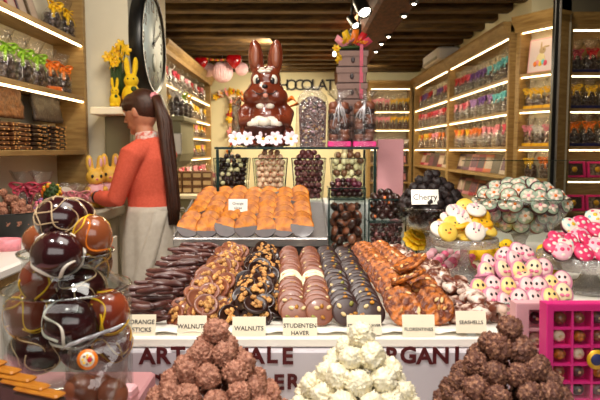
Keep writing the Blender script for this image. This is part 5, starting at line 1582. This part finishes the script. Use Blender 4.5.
for i, (px, py, k) in enumerate(pl):
    yy = Yp - .085 + max(0, 252 - py)*.0028; q = at(px, py, yy)
    PD[k].put((q.x, yy, max(q.z, zpp + .016)), (.85 + U(-.3, .3), U(-.4, .4), U(-.5, .5)), .9, '%s sweet heaped on the right edge cake stand' % ('pink polka dot', 'white many coloured dot', 'pale pink dotted')[k], 'polka dot sweets on the cake stand')
for i in range(10):
    a = 2*PI*i/10
    PD[i % 3].put((xp + .07*math.cos(a), Yp + .025 + .06*math.sin(a), zpp + .016 + .012*(i % 2)), (U(-.2, .2), U(-.2, .2), a), 1.0, 'polka dot sweet at the back of the right edge cake stand', 'polka dot sweets behind the heap')

# egg faces
Ye = 1.37; xe = at(517, 200, Ye).x
t = thing('glass_dish', 'wide shallow glass dish holding the pink and cream egg faces', 'dish', (xe, Ye, ZT + .001))
MB().lathe([(0, 0), (.07, 0), (.09, .006), (.112, .016), (.121, .026), (.118, .027), (.108, .019), (.085, .010), (0, .006)], M['cut'], 48).build('bowl', t)
MB().lathe([(.117, .025), (.123, .026), (.123, .029), (.117, .029)], M['rim'], 48, caps=False).build('rim', t)
def egg_face(face, rimm):
    def sh(f): return lambda p: Vector((p.x*(1 - .14*p.y), p.y, p.z))
    o = MB().ell((0, 0, 0), (.0195, .0235, .0075), M[rimm], 24, 12, fn=sh(0)).build('egg_face')
    MB().ell((0, .0005, .0032), (.0158, .0196, .0072), M[face], 22, 10, fn=sh(0)).build('icing', o)
    for q in (-1, 1): MB().ell((q*.0052, .0045, .0098), (.0027, .0037, .0018), M['eye'], 8, 6).build('eye', o)
    for q in (-1, 1): MB().ell((0, 0, 0), (.0048, .0034, .0022), M['pinkbow'], 10, 6, X=TM((q*.0048, -.007, .0096)) @ RM(0, 0, q*.35)).build('bow', o)
    return o
M['rosepale'] = mat('rose_rim_icing', (216, 140, 164), .4, (206, 126, 152), 30); M['creamface2'] = mat('warm_cream_icing', (246, 214, 140), .4, (240, 204, 124), 30)
M['pinkpale'] = mat('pale_pink_icing', (242, 206, 200), .4, (238, 196, 192), 30)
EF = {'pink': disc_proto('egg_face', lambda: egg_face('pinkpale', 'rosepale')), 'cream': disc_proto('egg_face', lambda: egg_face('creamface', 'rosepale')), 'yellow': disc_proto('egg_face', lambda: egg_face('creamface2', 'rosepale'))}
ef = [('yellow', 479, 289, .2), ('pink', 493, 286, 0), ('yellow', 508, 287, 0), ('pink', 527, 287, .1), ('pink', 539, 287, -.1), ('yellow', 551, 285, -.1), ('pink', 562, 281, -.3), ('cream', 486, 272, .25), ('cream', 503, 270, .5), ('yellow', 519, 271, 0), ('cream', 534, 269, -.3), ('pink', 504, 256, -.5), ('pink', 514, 260, .4), ('pink', 527, 254, .3), ('pink', 492, 298, .2), ('pink', 505, 303, .5), ('pink', 519, 299, -.3), ('pink', 534, 300, .2), ('yellow', 550, 298, .1), ('pink', 478, 300, .3), ('pink', 543, 268, -.4), ('pink', 489, 264, .3), ('pink', 518, 252, .1), ('cream', 563, 293, -.2)]
for i, (k, px, py, r_) in enumerate(ef):
    yy = Ye - .098 + (304 - py)*.0028 + .004*(i % 2); q = at(px, py, yy)
    EF[k].put((q.x, yy, q.z), (1.0 + U(-.12, .12), U(-.1, .1), r_ + U(-.1, .1)), 1.13, '%s egg face sweet in the heap of the wide glass dish' % k, 'egg faces in the dish')
for i in range(14):
    a = 2*PI*i/14; R_ = .055 if i % 2 else .08
    EF[('pink', 'cream')[i % 2]].put((xe + R_*math.cos(a), Ye + .02 + R_*.7*math.sin(a), ZT + .03 + .018*(i % 3)), (.3, 0, a), 1.0, 'egg face sweet lying under the heap in the wide glass dish', 'egg faces under the heap')
# small pink eggs and yellow chicks between the stands
PE = [candy('sugar_egg', 'pinkbow', .0125, (1.1, .9, .9), 'sweet'), candy('sugar_egg', 'pinkface', .0125, (1.1, .9, .9), 'sweet')]
for i in range(40):
    r = i // 10; c = i % 10
    px = 425 + c*5 + U(-1, 1) + r*1.5; yy = 1.90 - .055*r
    x = at(px, 200, yy).x
    random.choice(PE).put((x, yy, ZT + .0125 + .010*((i*7) % 3)), (0, U(-.3, .3), U(0, 6)), 1.0, 'small pink sugar egg scattered behind the yellow sweet cake stand', 'pink sugar eggs')
def chick():
    b = MB(); m = M['yellowfur']
    b.ell((0, 0, .024), (.024, .022, .024), m).ell((0, -.006, .056), (.017, .016, .016), m).ell((0, .022, .032), (.01, .014, .008), m)
    for q in (-1, 1): b.ell((q*.022, .002, .026), (.007, .014, .012), m)
    o = remesh(b, 'yellow_chick', .0028, m, 2); tag(o, 'x', 'figurine')
    MB().lathe([(0, .012), (.004, 0)], M['bow_orange'], 8, X=TM((0, -.02, .054)) @ RM(PI/2, 0, 0)).build('beak', o)
    for q in (-1, 1): MB().ell((q*.008, -.0195, .061), .0024, M['eye'], 6, 5).build('eye', o)
    return o
CK = Proto(chick())
for i, (px, Y) in enumerate([(498, 1.74), (507, 1.80), (487, 1.86), (552, 1.62), (545, 1.7), (476, 1.9)]):
    CK.put((at(px, 200, Y).x, Y, ZT + .002), (0, 0, U(-.5, .5)), 1.2, 'yellow fluffy chick on the counter, %s' % ('left of the large bowl foot', 'in front of the large bowl foot', 'behind the face sweet stand', 'beside the polka dot cake stand', 'between the large bowl and the polka stand', 'furthest back behind the face sweet stand')[i], 'yellow chicks')
# sneeze guard
gz = at(500, 160, 2.3).z
t = thing('glass_screen', 'clear upright glass screen behind the footed bowls at right', 'glass screen', (0, 2.3, 0))
MB().box((.62, 0, ZT), (1.3, .006, gz), M['glass']).build('pane', t)
MB().box((.62, -.001, gz - .004), (1.3, .007, gz), M['rim']).build('top_edge', t)

# ================================================================= front ledge and piles
t = thing('window_ledge', 'pale low ledge in front of the counter carrying the rocher piles', 'ledge', (0, 0, 0))
MB().box((-.87, .5, .82), (1.2, 1.098, .88), M['white'], bev=.004).build('board', t)
MB().box((-.87, .6, 0), (1.2, 1.09, .819), M['white']).build('base', t)
def front_pile(px, Y, pyt, mname, label, bowl_label, group, first, rings):
    x = at(px, 200, Y).x; zt = at(px, pyt, Y - .0).z
    t = thing('pile_bowl', bowl_label, 'bowl', (x, Y, .881))
    MB().lathe([(0, 0), (.07, 0), (.09, .01), (.118, .06), (.12, .065), (.115, .065), (.085, .014), (0, .008)], M['white'], 36).build('shell', t)
    protos = rocher_set(mname, .0222, 6, vor=.5, fr=6.0)
    def lf(k, i, n, a):
        if k == 0: return first
        d = ('front', 'right', 'back', 'left')[int(((a + PI*.75) % (2*PI))/(PI/2)) % 4]
        return label
    cone(x, Y, zt, rings, .0215, .0265, protos, 'rocher', lf, group)
RG = [(.004, 1), (.026, 4), (.047, 8), (.067, 11), (.084, 14), (.1, 16), (.105, 17), (.105, 17)]
front_pile(212, .90, 318, 'rocher_milk', 'rough milk chocolate rocher in the left front pile', 'white bowl under the left pile of milk chocolate rochers', 'milk chocolate rochers', 'milk chocolate rocher at the peak of the left front pile', RG)
front_pile(360, .90, 323, 'rocher_white', 'knobbly white chocolate rocher in the middle front pile', 'white bowl under the middle pile of white chocolate rochers', 'white chocolate rochers', 'white chocolate rocher at the peak of the middle front pile', RG)
front_pile(511, .90, 316, 'rocher_dark', 'rough dark chocolate rocher in the right front pile', 'white bowl under the right pile of dark chocolate rochers', 'dark chocolate rochers', 'dark chocolate rocher at the peak of the right front pile', RG)

# pink boxes of pralines at the right
def grid_box(x0, x1, ztop, zbot, Y, cols, rows, mname, label, th=.03, wall=.004, left=.012, lean=-.06):
    t = thing('praline_box', label, 'chocolate box', (x0, Y, zbot), (lean, 0, 0))
    w, h = x1 - x0, ztop - zbot
    MB().box((0, th - .003, 0), (w, th, h), M[mname]).build('back_panel', t)
    mb = MB(); mb.box((0, 0, 0), (left, th - .003, h), M[mname]); mb.box((w - .006, 0, 0), (w, th - .003, h), M[mname]); mb.box((left, 0, h - .012), (w - .006, th - .003, h), M[mname]); mb.box((left, 0, 0), (w - .006, th - .003, .006), M[mname]); mb.build('frame', t)
    cw = (w - left - .006)/cols; ch = (h - .018)/rows
    mb = MB()
    for i in range(1, cols): mb.box((left + i*cw - wall/2, .003, .006), (left + i*cw + wall/2, th - .003, h - .012), M[mname])
    for j in range(1, rows): mb.box((left, .004, .006 + j*ch - wall/2), (w - .006, th - .003, .006 + j*ch + wall/2), M[mname])
    mb.build('dividers', t)
    MB().box((.002, -.0015, .002), (w - .002, -.0003, h - .002), M['lid']).build('clear_lid', t)
    return t, cw, ch, left
xg0, xg1 = at(549, 350, .97).x, at(640, 350, .97).x
zg1 = at(570, 306, .97).z
gb, cw, ch, lf_ = grid_box(xg0, xg1, zg1, .881, .97, 4, 8, 'hotpink', 'hot pink divided praline box standing at the right front')
pk = [('milk', 'lump'), ('dark', 'dome'), ('milk2', 'dome'), ('white_choc', 'dome'), ('fillegg', 'dome'), ('dark2', 'lump'), ('caramel', 'lump')]
PR = []
for i, (m_, k_) in enumerate(pk):
    if k_ == 'dome': o = MB().lathe([(0, 0), (.009, 0), (.0105, .002), (.0095, .007), (.006, .010), (0, .0112)], M[m_], 20).ell((0, 0, .0105), (.003, .003, .0015), M['almond'], 6, 5).build('praline')
    else:
        b = lump(.0105, M[m_], .2, 2.4, n=16, k=10, seed=i); o = b.build('praline')
    tag(o, 'x', 'praline'); PR.append(Proto(o))
pn = ['milk nut', 'dark domed', 'milk domed', 'white domed', 'speckled domed', 'dark nut', 'caramel nut']
Xg = TM((xg0, .97, .881)) @ RM(-.06, 0, 0)
for r in range(8):
    for c in range(4):
        i = (r*3 + c*2 + (r*c) % 3) % 7
        q = Xg @ Vector((lf_ + (c + .5)*cw, .022 if pk[i][1] == 'dome' else .0152, .006 + (7 - r + .5)*ch))
        PR[i].put(q, (PI/2 - .06, 0, 0), 1.0, '%s praline, %s row from top, %s column of the hot pink box' % (pn[i], nth(r), nth(c)), 'pralines in the hot pink box')
t = thing('gold_seal', 'round gold seal with a dark centre on the hot pink praline box', 'seal', Xg @ Vector((at(600, 362, .965).x - xg0, -.0035, at(600, 362, .965).z - .881)), (PI/2 - .06, 0, 0))
mb = MB(); n = 40; mb.lathe([(0, 0), (.0165, 0), (.0165, .0012), (0, .0014)], M['gold'], 40); mb.build('rosette', t)
MB().lathe([(0, .0014), (.010, .0014), (.0095, .002), (0, .002)], M['navy'], 28).build('centre', t)
xg2, xg3 = at(518, 330, 1.045).x, at(556, 330, 1.045).x
gb2, cw2, ch2, lf2 = grid_box(xg2, xg3, at(530, 305, 1.045).z, .881, 1.045, 1, 6, 'palepink', 'pale pink window box of pralines behind the hot pink box', left=.024)
X2 = TM((xg2, 1.045, .881)) @ RM(-.06, 0, 0)
for r in range(6):
    i = (1, 3, 4, 2, 1, 3)[r]
    PR[i].put(X2 @ Vector((lf2 + cw2*.5, .022, .006 + (5 - r + .5)*ch2)), (PI/2 - .06, 0, 0), 1.1, '%s praline, %s from top in the pale pink box' % (pn[i], nth(r)), 'pralines in the pale pink box')

# ================================================================= glass jar of large drizzled eggs at the left
t = thing('display_block', 'pale pink display block under the jar of large chocolate eggs', 'block', (0, 0, 0))
MB().box((-.75, .60, .881), (-.262, 1.06, 1.0), M['dustypink'], bev=.004).build('block', t)
ZJ = 1.001
def drizzle(r, m, seed, n=3, th=.0022, elong=1.0, wave=.35):
    mb = MB(); rnd = random.Random(seed)
    for k in range(n):
        ax = Vector((rnd.uniform(-1, 1), rnd.uniform(-1, 1), rnd.uniform(-1, 1))).normalized()
        u = ax.orthogonal().normalized(); v = ax.cross(u); off = rnd.uniform(-.35, .35); pts = []
        a0 = rnd.uniform(0, 6.28)
        for i in range(40):
            a = a0 + 2*PI*.9*i/39
            d = (u*math.cos(a) + v*math.sin(a) + ax*(off + wave*math.sin(a*3 + k))).normalized()
            pts.append(Vector((d.x*r[0], d.y*r[1], d.z*r[2]))*1.004)
        mb.tube(pts, [th*(.5 + .6*abs(math.sin(i*.3 + k))) for i in range(40)], m, 6, flat=.8)
    return mb
def big_egg(px, py, Y, r, base, driz, label, seed, rot=(0, 0, 0), group=None, n=3, th=.0017):
    p = at(px, py, Y); rr = (r*1.0, r*1.0, r*1.14) if seed % 2 else (r*1.12, r, r)
    def fn(q): return q
    o = MB().ell((0, 0, 0), rr, M[base], 32, 20).build('chocolate_egg', None, loc=p, rot=rot)
    tag(o, label, 'chocolate egg', group)
    for i, dm in enumerate(driz):
        d = drizzle(rr, M[dm], seed*3 + i, n + 2 if dm == 'kraftlight' else n, th*.7 if dm == 'kraftlight' else th).build('drizzle', o); d['label'] = {'whiteface': 'white drizzle', 'creamface': 'cream drizzle', 'bow_yellow': 'yellow drizzle', 'bow_orange': 'orange drizzle', 'gold': 'gold drizzle', 'kraftlight': 'beige drizzle'}.get(dm, 'pale drizzle')
    return o
M['eggdark'] = mat('polished_dark_egg', (58, 22, 24), .16, (46, 16, 18), 8, coat=.6)
M['eggmilk'] = mat('polished_milk_egg', (150, 84, 50), .18, (132, 68, 38), 8, coat=.5)
M['eggrust'] = mat('polished_rust_egg', (164, 78, 44), .18, (104, 38, 26), 6, coat=.5)
J = .93
big_egg(61, 219, J, .036, 'eggdark', ['kraftlight'], 'big dark egg with beige drizzle, topmost in the glass jar', 2, n=3)
big_egg(93, 236, J - .02, .0285, 'eggmilk', ['bow_yellow', 'bow_orange'], 'milk chocolate egg with yellow and orange drizzle right of the topmost egg', 5, n=2)
big_egg(57, 254, J - .055, .034, 'eggdark', ['whiteface'], 'dark egg with bold white drizzle below the topmost egg', 8, n=2, th=.0035)
big_egg(41, 240, J + .06, .027, 'eggmilk', [], 'plain milk chocolate egg peeking out at left of the topmost egg', 4)
big_egg(76, 219, J + .055, .032, 'eggdark', ['kraftlight'], 'dark drizzled egg half hidden behind the topmost egg', 9)
big_egg(92, 262, J + .02, .032, 'eggdark', ['gold'], 'dark egg under the yellow drizzled egg inside the jar neck', 11, n=2)
big_egg(40, 280, J - .03, .030, 'eggrust', ['bow_yellow'], 'rust egg with yellow streak seen low in the jar neck at left', 7)
big_egg(82, 288, J - .02, .034, 'eggdark', ['kraftlight'], 'dark egg low in the jar neck at right', 14)
big_egg(27, 314, J - .03, .034, 'eggrust', ['bow_yellow', 'gold'], 'rust egg with gold drizzle at the left of the jar body', 13, n=2)
big_egg(72, 323, J - .055, .0375, 'eggdark', ['whiteface'], 'dark egg with broad white drizzle in the middle of the jar body', 16, n=3, th=.0028)
big_egg(108, 312, J - .03, .032, 'eggrust', ['bow_yellow'], 'rust egg with yellow drizzle at the right of the jar body', 19, n=3)
big_egg(36, 350, J - .03, .037, 'eggdark', ['kraftlight'], 'dark thinly drizzled egg at the bottom left of the jar body', 22, n=3, th=.0016)
big_egg(112, 340, J - .0, .032, 'eggrust', ['gold'], 'rust egg at the bottom right of the jar body', 25)
big_egg(66, 300, J + .06, .033, 'eggdark', [], 'plain dark egg at the back of the jar body', 26)
big_egg(82, 350, J + .05, .033, 'eggdark', [], 'plain dark egg at the bottom back of the jar body', 28)
xj = at(68, 300, J).x
zl = lambda py, yy=J: at(68, py, yy).z
t = thing('glass_jar', 'big clear glass jar with a narrower neck full of large drizzled eggs', 'jar', (xj, J, ZJ))
body = [(.0, .0), (.085, .0), (.094, .006), (.0965, .02), (.0965, zl(300) - ZJ), (.09, zl(286) - ZJ), (.072, zl(277) - ZJ), (.064, zl(270) - ZJ), (.0655, zl(258) - ZJ), (.07, zl(252) - ZJ)]
inn = [(r - .003, z) for r, z in reversed(body[4:])] + [(.0935, .02), (.09, .009), (0, .004)]
MB().lathe(body + inn, M['glass'], 56).build('vessel', t)
MB().lathe([(.067, zl(253) - ZJ), (.0725, zl(252.5) - ZJ), (.0725, zl(250.5) - ZJ), (.067, zl(250.5) - ZJ)], M['rim'], 56, caps=False).build('rim', t)
MB().lathe([(.0965, zl(287) - ZJ), (.0985, zl(286.5) - ZJ), (.0965, zl(284.5) - ZJ), (.093, zl(285) - ZJ)], M['rim'], 56, caps=False).build('shoulder_ring', t)
# cellophane bag with round emblem, in front of the jar
Yg = .80
pg = at(88, 400, Yg)
t = thing('gift_bag', 'clear bag of round milk chocolates with a round orange emblem before the jar', 'gift bag', (pg.x, Yg, 1.001), (-.05, 0, .1))
zc_ = lambda py: at(88, py, Yg).z - 1.001
MB().ell((-.009, 0, zc_(393)), .0255, M['milk'], 22, 14).build('milk_ball', t)
MB().ell((.031, .004, zc_(397)), .022, M['milk'], 22, 14).build('milk_ball', t)
MB().ell((.01, .03, zc_(398)), .022, M['milk'], 22, 14).build('milk_ball', t)
mb = MB(); g = []; rnd = random.Random(5)
def bag_face(y0, fl):
    g = []
    for r in range(11):
        f = r/10; z = -.0 + (zc_(342) - 0)*f
        row = []
        for c in range(13):
            u = c/12*2 - 1; bulge = (1 - u*u)*(math.sin(min(1, f*1.15)*PI)**.7 if f < .87 else .05)*.034
            row.append((u*.042 + .006 + (.010*f*f), y0 + fl*bulge + rnd.uniform(-.0012, .0012), z + .010*u*f*f))
        g.append(row)
    return g
MB().sheet(bag_face(0, -1), M['cello2'], .0005).sheet(bag_face(.004, 1), M['cello2'], .0005).build('wrapper', t)
silver = mat('silver_film', (206, 204, 206), .22, (180, 178, 182), 20, metal=.6)
MB().sheet([[(-.036 + .0065*c + .02*r/3, -.004 + .002*math.sin(c*1.7 + r), zc_(350) + .005*r + .0022*c) for c in range(13)] for r in range(3)], silver, .0006).build('folded_header', t)
X = TM((.009, -.0375, zc_(353))) @ RM(PI/2 - .15, 0, 0)
for rr, z, m_, nm in ((.0135, .0, 'bow_orange', 'emblem_ring'), (.0095, .0008, 'whiteface', 'emblem_disc')):
    MB().lathe([(0, z), (rr, z), (rr, z + .0008), (0, z + .0009)], M[m_], 30, X=X).build(nm, t)
mb = MB()
for i in range(8):
    a = 2*PI*i/8; mb.ell((.0058*math.cos(a), .0058*math.sin(a), .0018), (.002, .002, .0006), M['bow_yellow' if i % 3 else 'taupe'], 6, 5, X=X)
mb.ell((.003, 0, .002), (.0035, .004, .0008), M['bow_red'], 8, 6, X=X).ell((0, .0025, .0022), (.002, .0018, .0008), M['bow_yellow'], 8, 6, X=X)
mb.build('emblem_motif', t)
t = thing('gift_carton', 'small pale pink carton beside the emblem bag', 'carton', (at(122, 385, .86).x, .86, 1.001), (0, 0, -.15))
MB().box((-.02, -.014, 0), (.02, .014, .052), M['palepink'], bev=.003).build('carton_body', t)
MB().box((-.0205, -.0145, .036), (.0205, .0145, .041), M['dustypink']).build('band', t)
# yellow topped fingers at the lower left
def finger():
    o = MB().box((-.032, -.0085, -.012), (.032, .0085, .018), M['dark2'], bev=.003).build('cake_finger'); tag(o, 'x', 'chocolate')
    MB().box((-.032, -.0082, .0181), (.032, .0082, .0225), mat('mango_topping', (184, 116, 22), .5, (164, 96, 14), 60, bump=.3, bscale=150), bev=.002).build('yellow_topping', o)
    return o
FG = Proto(finger())
ft = thing('paper_tray', 'white paper tray under the yellow topped fingers', 'tray', (-.31, .82, 1.001), (0, 0, .0))
MB().box((-.10, -.12, 0), (.045, .09, .003), M['paper']).build('sheet', ft)
for i in range(6):
    p = at(40 - i*14, 409 - i*8, .74 + .016*i)
    FG.put((p.x, p.y, p.z), (0.0, 0, -.38 + U(-.03, .03)), 1.15, 'yellow topped chocolate finger in the lower left corner, %s from the right' % nth(i), 'yellow topped fingers')

# ================================================================= light
def area(name, loc, aim, size, power, col=(1, .86, .68), sy=None):
    l = bpy.data.lights.new(name, 'AREA'); l.energy = power; l.size = size; l.color = col
    if sy: l.shape = 'RECTANGLE'; l.size_y = sy
    o = bpy.data.objects.new(name, l); COL.objects.link(o); o.location = loc
    o.rotation_euler = (Vector(aim) - Vector(loc)).to_track_quat('-Z', 'Y').to_euler(); return o
def spot(name, loc, aim, power, ang=60, col=(1, .88, .72), rad=.04, blend=.6):
    l = bpy.data.lights.new(name, 'SPOT'); l.energy = power; l.spot_size = math.radians(ang); l.color = col; l.shadow_soft_size = rad; l.spot_blend = blend
    o = bpy.data.objects.new(name, l); COL.objects.link(o); o.location = loc
    o.rotation_euler = (Vector(aim) - Vector(loc)).to_track_quat('-Z', 'Y').to_euler(); return o
W1 = (1, .92, .84)
spot('window_spot', (-.7, .55, 2.6), (-.25, 1.2, 1.0), LP['key'], 80, W1, .07)
spot('window_spot', (.1, .45, 2.6), (.05, 1.3, 1.0), LP['key'], 80, W1, .07)
spot('window_spot', (.85, .55, 2.6), (.35, 1.2, 1.0), LP['key'], 80, W1, .07)
spot('counter_spot', (-.35, 1.5, 2.65), (-.1, 2.0, 1.15), LP['mid'], 70, W1, .06)
spot('counter_spot', (.75, 1.5, 2.65), (.45, 1.8, 1.1), LP['mid'], 70, W1, .06)
area('counter_light', (0.1, .9, 2.55), (0.05, 1.8, 1.1), .9, LP['soft'], W1)
area('left_light', (-.45, 2.6, 2.66), (-1.1, 3.2, 1.2), .4, LP['left'], (1, .9, .76))
for i, y in enumerate((5.8, 7.4, 9.0)):
    area('room_light', (-.1, y, 2.66), (-.1, y, 0), .5, LP['room'], (1, .84, .58))
area('right_light', (1.3, 4.2, 2.66), (2.0, 5.3, 1.4), .4, LP['right'], (1, .84, .6))
for y in (6.3, 8.4): area('aisle_fill_light', (.5, y, 2.66), (1.95, y, 1.6), .4, LP['aisle'], (1, .86, .66))  # added fill, not real lamps: brightens the bags on both side walls
area('aisle_fill_light', (-.3, 7.4, 2.66), (-1.5, 7.6, 1.6), .4, LP['aisle'], (1, .86, .66))
area('slab_fill_light', (-.5, 2.0, 2.6), (-1.4, 2.6, 1.5), .3, LP['shelf'], (1, .88, .7))  # added fill for the dark slabs on the near left cabinet
for x_ in (-.24, -.08, .08, .24):
    spot('vase_fill_light', (x_*.6, .3, 2.2), (x_, 2.36, 1.31), LP['vase'], 7, W1, .03, .5)  # narrow beams added only to lift the dark vases under the glass shelf
spot('bin_fill_light', (.5, .5, 2.3), (.24, 2.03, 1.14), LP['bin'], 9, W1, .03, .5)  # extra narrow beam, no actual fixture, brightens the glass bin contents
spot('wall_fill_light', (.9, 9.3, 2.66), (1.0, 10.3, 2.55), LP['wall'], 120, (1, .86, .6), .08)  # this and the next are added to brighten the cream back wall
spot('wall_fill_light', (-.5, 9.3, 2.66), (-.5, 10.3, 2.3), LP['wall'], 120, (1, .86, .6), .08)
area('front_fill_light', (0, -.9, 2.0), (0, 1.6, 1.15), 2.2, LP['frontal'], (1, .95, .9), 1.0)  # added soft fill behind the camera, lights the cards and vases from the front
w = bpy.data.worlds.new('World'); SC.world = w; w.use_nodes = True
w.node_tree.nodes['Background'].inputs[0].default_value = (1.0, .86, .68, 1); w.node_tree.nodes['Background'].inputs[1].default_value = LP['world']

for p_ in PROTOS:
    if not p_.used:
        for ch in KIDS.get(p_.o.name, []): bpy.data.objects.remove(ch)
        bpy.data.objects.remove(p_.o)
# ================================================================= camera
cam = bpy.data.cameras.new('camera'); cam.sensor_width = 36; cam.lens = 36; cam.clip_start = .05
co = bpy.data.objects.new('camera', cam); COL.objects.link(co)
co.location = (0, 0, CAMZ); co.rotation_euler = (PI/2 - PITCH, 0, 0)
cam.dof.use_dof = True; cam.dof.focus_distance = 1.55; cam.dof.aperture_fstop = 9.0
SC.camera = co
vs_ = SC.view_settings
vs_.view_transform = 'Standard'; vs_.look = 'None'; vs_.gamma = 1; vs_.use_curve_mapping = False; vs_.exposure = LP['exp']
SC.cycles.max_bounces = 10; SC.cycles.transparent_max_bounces = 24; SC.cycles.diffuse_bounces = 4; SC.cycles.glossy_bounces = 3
SC.cycles.use_denoising = True; SC.cycles.caustics_reflective = False; SC.cycles.caustics_refractive = False; SC.cycles.sample_clamp_indirect = 4
